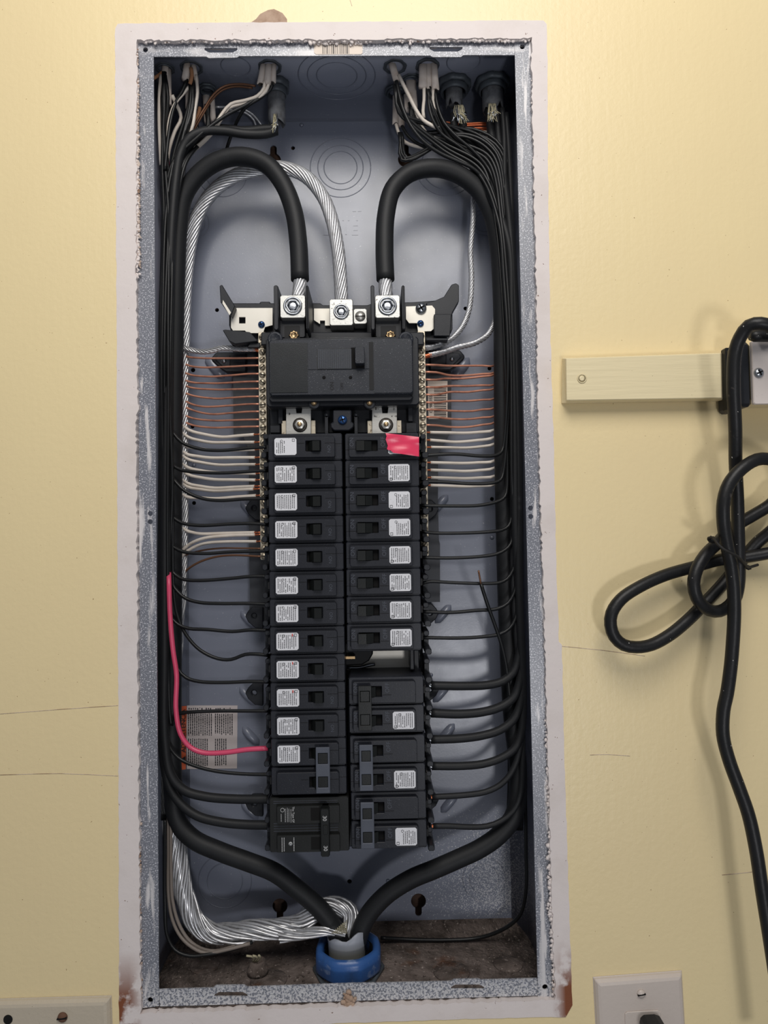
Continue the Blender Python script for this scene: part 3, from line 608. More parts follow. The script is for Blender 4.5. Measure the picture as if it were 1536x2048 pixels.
# ================================================================== BRANCH BREAKERS
K = 1/2210.
PITCH = .02525
def zrow(v): return P(690, v, 0).z
def breaker(kind, side, label, x, zc, group, sticker='full', red=False):
    """local axes: px units from the body centre; side -1 left column, +1 right column"""
    n = 2 if kind == 'double' else 1
    r = empty('circuit_breaker', (x, .03, zc), label, 'circuit breaker', group)
    def B(u0, u1, v0, v1, y0, y1, b=.0005, m_=None):
        m_ = m_ or MB(); m_.box(x+u0*K, x+u1*K, y0, y1, zc-v1*K, zc-v0*K, b); return m_
    ys = .0035
    b = MB()
    for i in range(n):
        c = (i-(n-1)/2)*55.8; B(-74, 74, c-27.2, c+27.2, ys, .048, .0012, b)
    b.build('body', 'breaker_body', r)
    if side < 0: f0, f1, l0, l1, w0, w1, h0, h1, hd = -62, 60, -59.5, -16, 2, 32, 15, 31, -1
    else: f0, f1, l0, l1, w0, w1, h0, h1, hd = -66, 58, 12, 54, -50, -9, -52, -34, 1
    for i in range(n):
        c = (i-(n-1)/2)*55.8
        fb = MB(); fp = lambda l: [(x+a*K, zc-v*K) for a, v in l]
        fb.prism(fp([(f0+2, c-20), (f1-3, c-20), (f1, c-17), (f1, c+20), (f1-2, c+22), (f0+3, c+22), (f0, c+19), (f0, c-17)]), -.0018, ys, [fp([(w0, c-11), (w1, c-11), (w1, c+10), (w0, c+10)])])
        fb.build('face', 'breaker_face', r, .0004)
        # moulding seams
        sm = MB(); s0, s1 = (f0, l0) if side > 0 else (l1, f1)
        e = c-6 if side < 0 else c+6
        for a, b2 in (((l1+2, w0-2), (w1+8, f1), (f1, 74)) if side < 0 else ((f0, w0-2), (w1+2, l0-2), (l1+2, f1), (-74, f0))):
            B(a, b2, e-.35, e+.35, -.00195 if b2 <= f1 and a >= f0 else ys-.0001, -.0017 if b2 <= f1 and a >= f0 else ys+.0002, 0, sm)
        B(-74, 74, c+24.2, c+24.8, ys-.0001, ys+.0002, 0, sm)
        sm.build('seam', 'void', r)
        B(w0, w1, c-11, c+10, .0029, .0034, 0).build('handle_slot', 'void', r)
        if kind == 'single' or n == 2:
            hb = MB()
            # wedge handle: ridge line towards the centre of the panel
            a0, a1 = (h0, h1)
            if side < 0: prof = [(a0-10, .0028), (a0, -.0042), (a0+1, -.0052), (a1-1, -.0058), (a1, -.0045), (a1+2, .0028)]
            else: prof = [(a1+14, .0028), (a1+13, -.0012), (a1, -.0042), (a1-1, -.0056), (a0+1, -.0056), (a0, -.0045), (a0-1, .0028)]
            hw = 9.6; vs = [(x+u*K, y, zc-(c+s_*hw)*K) for s_ in (-1, 1) for u, y in prof]; q = len(prof)
            hb.add(vs, [tuple(range(q)), tuple(range(q, 2*q))[::-1]]+[(j, (j+1) % q, q+(j+1) % q, q+j) for j in range(q)]); hb.build('handle', 'handle_black', r)
        ta = PI/2*(1 if side < 0 else -1)
        if side > 0: text('ON', .0052, (x-60*K, -.0019, zc-(c-8)*K), ta, 'engraved', r); text('OFF', .0052, (x+2*K, -.0019, zc-(c-8)*K), ta, 'engraved', r)
        elif kind == 'single': text('ON', .0042, (x+48*K, -.0019, zc-(c+6)*K), ta, 'engraved', r)
        # terminal notch on the outer end
        o0 = -78 if side < 0 else 68
        B(o0, o0+10, c-6, c+8, .006, .03, .0004).build('terminal_clip', 'deep_black', r)
        B((-80 if side < 0 else 74), (-74 if side < 0 else 80), c-4, c+4, .016, .026, .0004).build('terminal', 'dark_steel' if side > 0 else 'deep_black', r)
    if sticker:
        cs = {'single': 0, 'double': (-28 if side < 0 else 28)}[kind]
        lm = MB(); q = 3; pts = [(l0+q, cs-17), (l1-q, cs-17), (l1, cs-14), (l1, cs+14), (l1-q, cs+17), (l0+q, cs+17), (l0, cs+14), (l0, cs-14)]
        lm.prism([(x+a*K, zc-v*K) for a, v in pts], -.0022, -.0018); lo = lm.build('sticker', 'label_white', r); lo['label'] = 'white printed sticker'
        pm = MB(); rr = random.Random(int(zc*1e5)+side)
        cols = [l0+4+3.7*i for i in range(10)]; lim = {'full': (10, 0), 'worn': (4, 3)}[sticker]
        for ci, u in enumerate(cols):
            if sticker == 'worn' and ((side < 0 and ci > 4) or (side > 0 and ci < 3)): continue
            v = cs-13.5+(rr.uniform(0, 8) if sticker == 'worn' else rr.choice((0, 0, 1, 5)))
            while v < cs+13:
                l = min(rr.uniform(1, 3.4), cs+14-v); B(u, u+1.25, v, v+l, -.0024, -.0022, 0, pm); v += l+.8
                if rr.random() < .07: v += 4
        pm.build('print', 'ink', lo)
        sq = MB(); cu, cv = (l1-6, cs-12.5) if side < 0 else (l0+5, cs+12.5)
        for a, b2, c3, d in ((-2.6, 2.6, -2.6, -2), (-2.6, 2.6, 2, 2.6), (-2.6, -2, -2.6, 2.6), (2, 2.6, -2.6, 2.6)): B(cu+a, cu+b2, cv+c3, cv+d, -.00245, -.0022, 0, sq)
        sq.ring((x+(l0+14)*K, -.0023, zc-(cs-11)*K), (0, -1, 0), [(2.6*K, -.0001), (2.6*K, .0001), (2*K, .0001), (2*K, -.0001)], 14); sq.build('approval_mark', 'ink', lo)
        if red:
            B(l1-13, l1-11, cs-15, cs-10, -.0025, -.0022, 0).build('red_mark', 'red_ink', lo)
    return r
ordn = ['first', 'second', 'third', 'fourth', 'fifth', 'sixth', 'seventh', 'eighth', 'ninth', 'tenth', 'eleventh', 'twelfth']
LV = [891, 945.5, 1001, 1056, 1111, 1167, 1222, 1278, 1335, 1391, 1448]
zL0 = zrow(892); zL14 = zrow(1676); dz = (zL0-zL14)/14
lx = {8: 1, 9: 1, 10: 1}
desc_l = {0: 'black single-pole breaker with worn speckled sticker, top of the left column'}
for k in range(11):
    lab = desc_l.get(k, f'black single-pole breaker, {ordn[k]} from the top of the left column, with printed white sticker')
    breaker('single', -1, lab, P(609.5+k*.62, LV[k], 0).x, zL0-dz*k, 'single-pole breakers in the left column', 'worn' if k == 0 else 'full', k in (7, 8, 9))
xLd = P(617, 1534, 0).x
def tie(r, x, zc, u0, u1, mat, name='handle_tie', v=38.5):
    m_ = MB(); X0, X1 = x+u0*K, x+u1*K; g = 4*K
    pr = lambda l: [(a, b) for a, b in l]
    ho = [[(X0+g, zc-s_*K*c_), (X1-g, zc-s_*K*c_), (X1-g, zc-s_*K*d_), (X0+g, zc-s_*K*d_)] for s_, c_, d_ in ((-1, 12, 33), (1, 12, 33))]
    m_.prism([(X0, zc-v*K), (X1, zc-v*K), (X1, zc+v*K), (X0, zc+v*K)], -.0085, -.0062, ho); m_.build(name, mat, r, .0004)
    m_ = MB()
    for s_ in (-1, 1): m_.box(X0+g*1.1, X1-g*1.1, -.0078, -.006, zc+s_*12.5*K, zc+s_*32.5*K, .0004)
    m_.build('handle_cap', 'handle_black', r)
r = breaker('double', -1, 'black double-pole breaker with grey handle tie, red wire on its left', xLd, zL0-dz*11.5, None)
tie(r, xLd, zL0-dz*11.5, 16, 43, 'grey_tie', v=44)
# the odd older breaker marked 30
xg = P(618, 1650, 0).x; zg = zL0-dz*13.55
r = empty('circuit_breaker', (xg, .03, zg), 'older all-black double breaker marked 30, bottom of the left column', 'circuit breaker')
def GB(u0, u1, v0, v1, y0, y1, b=.0005, m_=None):
    m_ = m_ or MB(); m_.box(xg+u0*K, xg+u1*K, y0, y1, zg-v1*K, zg-v0*K, b); return m_
m_ = MB(); GB(-78, 78, -53, 53, .0035, .048, .0012, m_); m_.build('body', 'old_black', r)
m_ = MB(); GB(-62, 60, -40, -6, -.0015, .0035, .0006, m_); GB(-62, 60, 16, 49, -.0015, .0035, .0006, m_); m_.build('face', 'old_black', r)
m_ = MB()
for v in (-46, -42, -3, 2, 7, 12): GB(-70, 56, v-.4, v+.4, .0033, .0036, 0, m_)
m_.build('seam', 'engraved', r)
for v in (-24, 32): GB(4, 22, v-12, v+12, -.0018, -.0015, 0).build('handle_slot', 'void', r)
GB(24, 41, -40, 52, -.009, .003, .0012).build('handle', 'handle_black', r)
GB(29, 38, -9, 8, -.0098, -.009, .0005).build('handle_rib', 'handle_black', r)
text('30', .0048, (xg+32*K, -.0093, zg+22*K), PI/2, 'white_ink', r); text('30', .0048, (xg+33*K, -.0093, zg-35*K), PI/2, 'white_ink', r)
text('The Type GF', .0026, (xg-30*K, -.0018, zg+24*K), PI/2, 'white_ink', r)
m_ = MB(); r2 = random.Random(2)
for u in (-35, -39, -42, -46, -54): 
    v = -37+r2.uniform(0, 3)+(9 if u == -54 else 0)
    while v < -11: l = r2.uniform(1, 3); GB(u, u+1, v, v+l, -.0018, -.0015, 0, m_); v += l+.8
for u in (-53, -49, -30):
    v = 20
    while v < 46: l = r2.uniform(1, 3); GB(u, u+1.3, v, v+l, -.0018, -.0015, 0, m_); v += l+.8
m_.ring((xg-51*K, -.0016, zg+33*K), (0, -1, 0), [(4*K, -.0001), (4*K, .0001), (3.2*K, .0001), (3.2*K, -.0001)], 18); m_.build('print', 'white_ink', r)
m_ = MB(); m_.lathe((xg-36*K, -.0015, zg-32*K), (0, -1, 0), [(3.6*K, 0), (3.6*K, .0002), (0, .0002)], 18); m_.build('round_logo', 'white_ink', r)
text('C', .0028, (xg-36*K, -.00185, zg-32*K), PI/2, 'ink', r)
RV = [892, 946, 1000.5, 1055.5, 1110.5, 1166, 1221.5, 1277]
zR0 = zrow(893); dzr = (zR0-zrow(1277))/7
for k in range(8):
    lab = 'black single-pole breaker half covered by pink tape, top of the right column' if k == 0 else f'black single-pole breaker, {ordn[k]} from the top of the right column, with printed white sticker'
    if k == 7: lab = 'black single-pole breaker just above the empty space in the right column'
    breaker('single', 1, lab, P(764+k*.65, RV[k], 0).x, zR0-dzr*k, 'single-pole breakers in the right column', 'worn' if k in (2, 3) else 'full')
for k, (v, lab, mat) in enumerate(((1413, 'black double-pole breaker with black handle tie, just below the empty space', 'handle_black'), (1531, 'black double-pole breaker with grey tie, middle of the lower three in the right column', 'grey_tie'), (1645, 'black double-pole breaker with grey tie, bottom of the right column', 'grey_tie'))):
    u = (773, 775.5, 778)[k]; x = P(u, v, 0).x; zc = zrow(v); r = breaker('double', 1, lab, x, zc, None, 'worn' if k == 2 else 'full'); tie(r, x, zc, -55, -29, mat, v=44 if k else 43)
# pink tape over the first right breaker
m_ = MB(); vs = []; nx, ny = 12, 6
for j in range(ny+1):
    for i in range(nx+1):
        a, b = i/nx, j/ny; u = 771+67*a+5*b*(1-a)*1.0+(1.5*math.sin(j*2.1) if i == 0 else 0); v = 866+8*a+(38+1*a)*b-(4 if (j == ny and i < 2) else 0)
        p = P(u, v, -.0042-.0005*math.sin(a*7+b*5)-.0004*math.sin(b*9)); vs.append(tuple(p))
n1 = len(vs); vs += [(p[0], p[1]+.00015, p[2]) for p in vs]; W_ = nx+1
fs = [(j*W_+i, j*W_+i+1, (j+1)*W_+i+1, (j+1)*W_+i) for j in range(ny) for i in range(nx)]; fs += [tuple(q+n1 for q in f)[::-1] for f in fs]
m_.add(vs, fs, True); tag(m_.build('tape_piece', 'pink_tape'), 'torn piece of bright pink tape stuck over the top right breaker sticker', 'tape')

# ================================================================== SERVICE CABLES
def cable(name, pts, r, mat, label, cat, group=None, n=8, step=.004, rr=None):
    o = MB().tube(L3(pts), r, n, step, rr).build(name, mat); return tag(o, label, cat, group)
Lc = [(599, 592, .026), (600, 560, .027), (597, 490, .03), (588, 425, .033), (566, 368, .036), (532, 328, .038), (485, 313, .040), (436, 322, .043), (396, 350, .047), (368, 392, .051), (358, 450, .054), (353, 540, .056), (349, 700, .057), (347, 850, .057), (346, 1000, .057), (346, 1200, .056), (345, 1400, .055), (345, 1540, .053), (355, 1640, .05), (385, 1677, .048), (440, 1703, .047), (500, 1725, .047), (548, 1744, .047), (592, 1776, .047), (634, 1812, .047), (662, 1846, .047), (681, 1880, .046), (686, 1925, .046)]
cl = empty('service_cable', tuple(P(599, 592, .026)), 'thick black service cable looping over to the left lug and down the left gutter', 'cable')
MB().tube(L3(Lc[1:]), .0086, 20, .005).build('jacket', 'cable_black', cl)
Rc = [(770, 592, .026), (771, 560, .027), (769, 500, .03), (772, 430, .034), (786, 378, .037), (820, 346, .040), (868, 336, .042), (915, 348, .046), (955, 378, .050), (982, 425, .054), (996, 490, .056), (1003, 600, .057), (1006, 900, .058), (1013, 1200, .057), (1024, 1430, .054), (1036, 1540, .052), (1030, 1625, .050), (1000, 1668, .048), (960, 1697, .047), (920, 1716, .047), (870, 1738, .047), (820, 1759, .047), (770, 1792, .047), (732, 1837, .047), (716, 1880, .046), (712, 1925, .046)]
cr = empty('service_cable', tuple(P(770, 592, .026)), 'thick black service cable looping over to the right lug and down the right gutter', 'cable')
MB().tube(L3(Rc[1:]), .0086, 20, .005).build('jacket', 'cable_black', cr)
for root, u, u2, mt in ((cl, 600, 597, 'alu_strand'), (cr, 771, 773, 'brass')):
    MB().strands([P(u2, 596, .0245), P(u, 575, .0265), P(u, 562, .027)], .0066, 11, .09).build('bare_strands', 'alu_strand', root)
# bare stranded neutral
NA = [(683, 602, .045), (681, 560, .046), (676, 500, .048), (664, 440, .05), (645, 392, .052), (610, 352, .053), (568, 336, .054), (520, 338, .056), (470, 352, .06), (425, 385, .066), (396, 430, .070), (380, 490, .073), (372, 560, .074), (368, 640, .075), (366, 760, .075), (364, 900, .074), (364, 1050, .074), (360, 1180, .073)]
NB = [(360, 1170, .073), (349, 1330, .072), (339, 1480, .070), (339, 1580, .068), (345, 1650, .064), (356, 1722, .060), (368, 1790, .057), (388, 1838, .055), (420, 1866, .053), (460, 1868, .053), (510, 1860, .052), (560, 1856, .052), (600, 1848, .053), (632, 1822, .056), (668, 1812, .06), (698, 1824, .058), (703, 1860, .052), (700, 1900, .047)]
nn = empty('neutral_cable', tuple(P(683, 602, .045)), 'thick bare twisted aluminium cable from the middle lug down the left side to the bottom', 'cable')
MB().strands(L3(NA), .0066, 13, .10, .0014, .0035, 6).build('aluminium_strands', 'alu_strand', nn)
MB().strands(L3(NB), .0088, 16, .15, .00135, .0035, 6, ([0, .3, .45, .85, 1], [.7, .75, 1.05, 1.1, .8]), .18).build('aluminium_strands', 'alu_strand', nn)
# loose part of the strands going straight into the sheath
MB().strands(L3([(560, 1872, .045), (610, 1868, .042), (650, 1862, .040), (690, 1868, .042)]), .0048, 7, .14, .0013, .003, 5, ([0, .6, 1], [1.5, 1, .6]), .2).build('aluminium_strands', 'alu_strand', nn)
# stranded ground pigtails
def pig(pts, label, tip, r=.0029):
    o = empty('ground_cable', tuple(P(*pts[0])), label, 'cable'); MB().strands(L3(pts), r, 7, .030, r*.36, .0028, 6).build('strands', 'alu_strand', o)
    if tip: MB().strands(L3(tip), r*.8, 7, .02, None, .0025, 5).build('copper_tip', 'bright_copper', o)
pig([(512, 698, .050), (480, 698, .054), (445, 696, .058), (415, 703, .062), (392, 702, .066), (366, 694, .069), (345, 680, .071), (340, 640, .071), (338, 540, .071), (340, 430, .071), (352, 330, .07)], 'bare stranded aluminium ground cable entering the left neutral bar top', [(521, 701, .049), (508, 698, .050)])
pig([(850, 697, .050), (872, 692, .054), (900, 680, .058), (924, 655, .062), (938, 620, .066), (943, 560, .068), (941, 500, .07), (946, 440, .07), (947, 395, .07), (955, 350, .068), (985, 310, .062)], 'upper bare stranded ground cable at the right neutral bar, rising inside the right loop', None)
pig([(858, 711, .050), (885, 705, .055), (915, 695, .059), (950, 686, .063), (975, 670, .067), (990, 640, .069), (997, 580, .071), (998, 480, .071), (985, 400, .07)], 'lower of two bare stranded ground cables at the right neutral bar, ending in copper', [(849, 713, .049), (862, 710, .050)])

# ================================================================== BARE COPPER AND WHITE WIRES TO THE BARS
def wire(name, pts, r, mat, label, group, tip=None, tipmat='bright_copper', n=8):
    if tip is None: return cable(name, pts, r, mat, label, 'wire', group, n)
    o = empty(name, tuple(P(*pts[-1])), label, 'wire', group); MB().tube(L3(pts), r, n, .004).build('insulation', mat, o)
    MB().tube(L3(tip), .0009, 6, .004).build('copper_tip', tipmat, o); return o
DB = .0515
Lcop = [(716, 712, 716, 400), (731, 729, 734.5, 398), (747.5, 747, 753, 415), (763, 762, 766.5, 425), (777.5, 773, 779, 430), (793, 788, 797, 430), (808, 805, 813, 405), (823, 817, 828, 420), (839, 834, 841, 425), (853, 848, 855, 420)]
for i, (yr, yl, yd, xm) in enumerate(Lcop):
    g = 338+i*1.2
    wire('copper_wire', [(520, yr, DB), (495, yr+.4, DB+.003), (460, (yr+yd)/2+.6, .06), (xm, yd, .066), (372+i*.7, yl, .071), (352, yl-18, .073), (g, yl-60, .075), (g-4, 560, .076), (g-4, 430, .076), (g+6, 330, .072)],
         .001, 'copper', f'bare copper ground wire, {ordn[i]} from the top at the left neutral bar', 'bare copper wires on the left', n=6)
Rcop = [(729.5, 731, 731.5, 920), (744, 745, 750.6, 925), (759, 749, 757, 915), (774, 769, 772, 925), (789, 777, 784, 925), (804.5, 797, 802, 925), (819, 816, 822, 935), (834, 832, 838, 930), (850, 845, 854, 925)]
for i, (yl, yr, yd, xm) in enumerate(Rcop):
    g = 1012-i*1.2
    wire('copper_wire', [(849, yl, DB), (872, yl+.6, DB+.003), (xm-25, yd, .062), (xm+10, yd, .066), (965, (yd+yr)/2, .069), (989, yr, .071), (1006, yr-22, .073), (g, yr-70, .075), (g, 520, .076), (g-4, 420, .075)],
         .00108, 'copper', f'bare copper ground wire, {ordn[i]} from the top at the right neutral bar', 'bare copper wires on the right', n=6)
Lw = [((378, 860), (445, 874), (508, 869)), ((376, 874), (425, 885), (509, 884.5)), ((371, 891), (430, 901), (510, 899)), ((371, 907), (420, 915.5), (510, 915)), ((373, 917), (440, 930), (511, 929)), ((374, 934), (430, 945), (512, 947)), ((374, 948), (430, 959), (511, 960)), ((374, 966), (430, 976), (509, 972.5)), ((374, 973), (430, 982), (507, 978)), ((372, 993), (430, 997), (512, 991)), ((371, 1060), (400, 1067.5), (509, 1065))]
for i, (a, b, c2) in enumerate(Lw):
    g = 334+(i % 5)*2
    wire('white_wire', [(350, a[1]-22, .071), (a[0], a[1], .069), ((a[0]+b[0])/2, (a[1]*.35+b[1]*.65), .067), (b[0], b[1], .063), ((b[0]+c2[0])/2, (b[1]+c2[1])/2, .058), (c2[0], c2[1], .053)][::1], .00155, 'wire_white',
         f'white insulated wire, {ordn[i]} from the top at the left neutral bar', 'white wires on the left', [(c2[0]-2, c2[1], .053), (521, c2[1]-.5, DB)])
for i, pts in enumerate([[(355, 1112), (368, 1097), (385, 1085), (410, 1076), (460, 1071), (510, 1069.5)], [(352, 1130), (368, 1108), (385, 1096), (410, 1087), (450, 1083.5), (513, 1083)]]):
    wire('white_wire', [(p[0], p[1], .071-.018*k/5) for k, p in enumerate(pts)], .00155, 'wire_white', ('upper' if i == 0 else 'lower')+' of two white wires curving up to the lower left neutral bar', 'white wires on the left', [(pts[-1][0]-2, pts[-1][1], .053), (522, pts[-1][1]-.5, DB)])
wire('copper_wire', [(345, 1150, .074), (362, 1116, .072), (395, 1103, .068), (440, 1096.5, .062), (480, 1096.5, .057), (524, 1097, DB)], .0009, 'old_copper', 'thin bare copper wire just under the white pair at the lower left bar', 'bare copper wires on the left')
wire('copper_wire', [(350, 1185, .074), (368, 1146, .072), (395, 1126, .068), (430, 1114, .064), (465, 1110.5, .059), (524, 1113, DB)], .0011, 'old_copper', 'brown bare copper wire at the bottom end of the left neutral bar', 'bare copper wires on the left')
Rw = [((860, 864.7), (930, 866), (989, 860)), ((860, 880), (910, 884), (989, 874.5)), ((862, 894.5), (930, 896), (989, 888)), ((861, 925), (925, 926.5), (988, 922)), ((861, 940), (930, 942.5), (989, 936)), ((862, 955), (930, 957), (990, 952)), ((861, 970.5), (930, 973), (988, 969))]
for i, (a, b, c2) in enumerate(Rw):
    wire('white_wire', [(1012, c2[1]-20, .071), (c2[0], c2[1], .069), ((b[0]+c2[0])/2, b[1]*.7+c2[1]*.3, .067), (b[0], b[1], .063), ((a[0]+b[0])/2, (a[1]+b[1])/2, .057), (a[0], a[1], .053)], .0015, 'wire_white',
         f'white insulated wire, {ordn[i]} from the top at the right neutral bar', 'white wires on the right', [(a[0]+2, a[1], .053), (849, a[1], DB)])
# ================================================================== BLACK BRANCH WIRES
TL = [(330, 140, .03), (383, 150, .034), (390, 215, .05), (415, 205, .055), (540, 160, .035)]
LB = [  # peel-off points, gutter px, connector, radius, where it ends
 ([(333, 845), (348, 868), (364, 885), (400, 898), (440, 901), (500, 896), (536, 894)], 331, 0), ([(330, 912), (345, 930), (362, 940), (390, 944), (440, 946), (500, 943), (536, 941)], 322, 0),
 ([(333, 940), (348, 960), (370, 982), (405, 997), (440, 1001), (490, 998), (536, 997)], 335, 1), ([(335, 1020), (348, 1036), (364, 1046), (400, 1051), (460, 1048), (500, 1047), (536, 1049)], 326, 1),
 ([(338, 1085), (350, 1096), (368, 1104), (410, 1107), (460, 1104), (500, 1103), (536, 1102)], 338, 1), ([(344, 1140), (354, 1152), (368, 1159), (400, 1161), (460, 1157), (500, 1153), (536, 1153)], 341, 2),
 ([(344, 1165), (356, 1184), (372, 1197), (400, 1205), (440, 1207), (500, 1207), (538, 1209)], 343, 2), ([(329, 1205), (340, 1232), (358, 1250), (378, 1257), (415, 1259), (465, 1263), (500, 1260), (538, 1261)], 329, 2),
 ([(349, 1200), (358, 1240), (374, 1272), (400, 1300), (435, 1317), (462, 1319), (490, 1309), (510, 1308), (540, 1311)], 346, 3), ([(345, 1305), (356, 1338), (372, 1355), (398, 1363), (450, 1365), (500, 1363), (540, 1364)], 340, 3),
 ([(344, 1450), (352, 1432), (364, 1426), (385, 1424), (440, 1422), (500, 1422), (540, 1422)], 337, 3), ([(331, 1450), (338, 1490), (356, 1515), (385, 1530), (430, 1542), (490, 1548), (541, 1549)], 324, 4)]
names = ['topmost on the left side', 'second on the left, passing between white wires', 'third on the left, sagging below the last white wires', 'fourth on the left side', 'fifth on the left side', 'sixth on the left side', 'seventh on the left side', 'eighth on the left, crossing the red wire', 'ninth on the left, sagging deepest', 'tenth on the left, above the warning label', 'running across the top of the warning label', 'crossing the bottom corner of the warning label']
for i, (pts, g, ci) in enumerate(LB):
    c0 = TL[ci]; k = len(pts); jd = .012+(i*7 % 10)*.0035
    full = [(c0[0]+(i % 3)*3-3, c0[1]+(4 if ci < 4 else 20), c0[2]), (c0[0]+(i % 4)*2-3, c0[1]+60, c0[2]+.002)] if ci < 4 else [(538, 175, .036), (500, 205, .036), (450, 232, .036), (400, 270, .036)]
    full += [((c0[0] if ci < 4 else 380)*.35+g*.65, 330, .038), (g+6, 430, .030+jd*.3), (g, 600, .026+jd*.3), (g-2+2*math.sin(i*2), 800 if pts[0][1] > 860 else 740, .026+jd*.3)]
    if pts[0][1] > 1050: full.append((g+2*math.cos(i), (800+pts[0][1])/2-20, .030+jd*.2))
    ys_ = np.linspace(.040, .030, k)
    full += [(p[0], p[1], float(ys_[j])) for j, p in enumerate(pts)]
    wire('black_wire', full, .00165, 'wire_black', 'thin black wire to a breaker, '+names[i], 'black wires on the left')
wire('red_wire', [(330, 150, .045), (334, 300, .062), (334, 700, .064), (333, 1000, .055), (337, 1125, .046), (338, 1165, .030), (340, 1230, .030), (346, 1300, .031), (353, 1350, .031), (352, 1420, .031), (361, 1468, .032), (380, 1494, .032), (405, 1505, .031), (450, 1505, .030), (495, 1499, .029), (536, 1496.5, .028)], .0024, 'wire_red', 'bright red wire running down to the left double breaker, over the warning label', 'red wires')
thickL = [([(553, 262, .05), (530, 268, .047), (490, 268, .043), (450, 262, .04), (410, 262, .038), (380, 275, .037), (362, 305, .038), (353, 350, .034), (344, 450, .034), (336, 700, .036), (331, 1000, .036), (329, 1300, .036), (330, 1480, .036), (342, 1550, .034), (368, 1580, .034), (410, 1593, .034), (470, 1598, .034), (540, 1598, .032)], 'thick black wire from the grey conduit at top left to the older breaker, upper'),
          ([(556, 258, .054), (530, 258, .053), (490, 262, .05), (440, 258, .048), (400, 268, .046), (370, 300, .044), (350, 360, .042), (338, 470, .044), (328, 700, .044), (325, 1000, .044), (323, 1300, .044), (326, 1500, .042), (338, 1570, .04), (362, 1608, .038), (395, 1632, .036), (440, 1644, .035), (490, 1649, .034), (541, 1650, .032)], 'thick black wire, lower of two, ending at the older breaker bottom pole')]
for pts, lab in thickL: wire('black_cable', pts, .0042, 'cable_black', lab, None, n=12)
# right side
TR = [(790, 150, .03), (820, 185, .045), (855, 150, .035), (800, 245, .055), (868, 170, .04)]
RB = [([(1006, 896), (1001, 906), (990, 911), (960, 912), (910, 908), (845, 911)], 1016, 0), ([(1006, 948), (1001, 960), (988, 965.5), (945, 967.5), (880, 963.5), (845, 963)], 1021, 0),
      ([(1014, 975), (1010, 993), (1000, 1001), (985, 1006), (955, 1011), (900, 1012), (842, 1011)], 1010, 1), ([(1023, 1035), (1017, 1052), (1004, 1060), (985, 1063), (930, 1066), (870, 1066), (843, 1063)], 1024, 1),
      ([(1025, 1070), (1021, 1088), (1010, 1100), (993, 1108), (960, 1113), (900, 1116), (845, 1115)], 1022, 2), ([(1029, 1120), (1026, 1140), (1014, 1158), (1000, 1165), (970, 1167), (900, 1165), (860, 1163), (843, 1167)], 1027, 2),
      ([(1033, 1160), (1028, 1186), (1016, 1206), (996, 1217), (950, 1221), (900, 1225), (843, 1223)], 1030, 3), ([(1036, 1200), (1031, 1236), (1019, 1257), (1000, 1268), (970, 1273), (920, 1276), (843, 1275)], 1033, 3)]
rn = ['topmost on the right side', 'second on the right side', 'third on the right side', 'fourth on the right side', 'fifth on the right side', 'sixth on the right, crossed by the loose wire', 'seventh on the right side', 'eighth on the right, just above the empty space']
for i, (pts, g, ci) in enumerate(RB):
    c0 = TR[ci]; k = len(pts); dd = .03+(i % 4)*.005
    full = [(c0[0]+(i % 2)*4, c0[1]+24, c0[2]), (c0[0]+8+(i % 3)*6, c0[1]+70, c0[2]+.004), (880+i*6, 296-i*4, .045), (955+i*5, 345-i*6, .042), (g-20, 440, dd), (g-8, 560, dd), (g, 720, dd)]
    if pts[0][1] > 1000: full.append((g+1, 930, dd))
    ys_ = np.linspace(.038, .030, k); full += [(p[0], p[1], float(ys_[j])) for j, p in enumerate(pts)]
    wire('black_wire', full, .00165, 'wire_black', 'thin black wire to a breaker, '+rn[i], 'black wires on the right')
TH = [([(1040, 1240), (1038, 1310), (1026, 1345), (1006, 1362), (975, 1370), (930, 1372), (862, 1371)], 1030, .0040, 'first', (908, 235, .055)), ([(1042, 1310), (1040, 1362), (1026, 1396), (1000, 1414), (965, 1424), (920, 1428), (862, 1426)], 1033, .0042, 'second', (925, 235, .055)),
      ([(1044, 1370), (1040, 1410), (1026, 1440), (1000, 1460), (965, 1471), (920, 1477), (862, 1479)], 1035, .0040, 'third', (978, 225, .055)), ([(1046, 1420), (1042, 1468), (1028, 1498), (1000, 1517), (965, 1528), (920, 1532), (864, 1532)], 1036, .0038, 'fourth', (992, 225, .055)),
      ([(1044, 1450), (1038, 1506), (1022, 1546), (1000, 1570), (970, 1584), (930, 1590), (864, 1594)], 1025, .0028, 'fifth, thinner', (1004, 225, .05)), ([(1045, 1530), (1040, 1592), (1026, 1622), (1002, 1642), (975, 1652), (940, 1654), (900, 1652), (866, 1652)], 1040, .0026, 'sixth and lowest', (1012, 235, .05))]
for i, (pts, g, r_, nm, c0) in enumerate(TH):
    k = len(pts); dd = .034+(i % 3)*.007
    full = [(c0[0], c0[1]-8, c0[2]), (c0[0]+4, c0[1]+40, c0[2]), (c0[0]*.45+g*.55-6, 370, .046), (g-14, 480, dd), (g-6, 640, dd), (g, 900, dd), (g+2, (900+pts[0][1])/2, dd)]
    ys_ = np.linspace(.040, .034, k); full += [(p[0], p[1], float(ys_[j])) for j, p in enumerate(pts)]
    o = empty('black_cable', tuple(P(*full[-1])), f'thick black cable to the lower right double breakers, {nm} from the top', 'cable', 'thick cables on the right')
    MB().tube(L3(full), r_, 12, .005).build('jacket', 'cable_black', o)
    e = pts[-1]; MB().strands(L3([(e[0]+2, e[1], .034), (e[0]-10, e[1]+1, .034)]), r_*.7, 6, .03, None, .003, 5).build('bare_end', 'steel' if i < 4 else 'bright_copper', o)
o = empty('loose_wire', tuple(P(957, 1141, .03)), 'short loose black wire with bare copper tip standing out of the right bundle', 'wire')
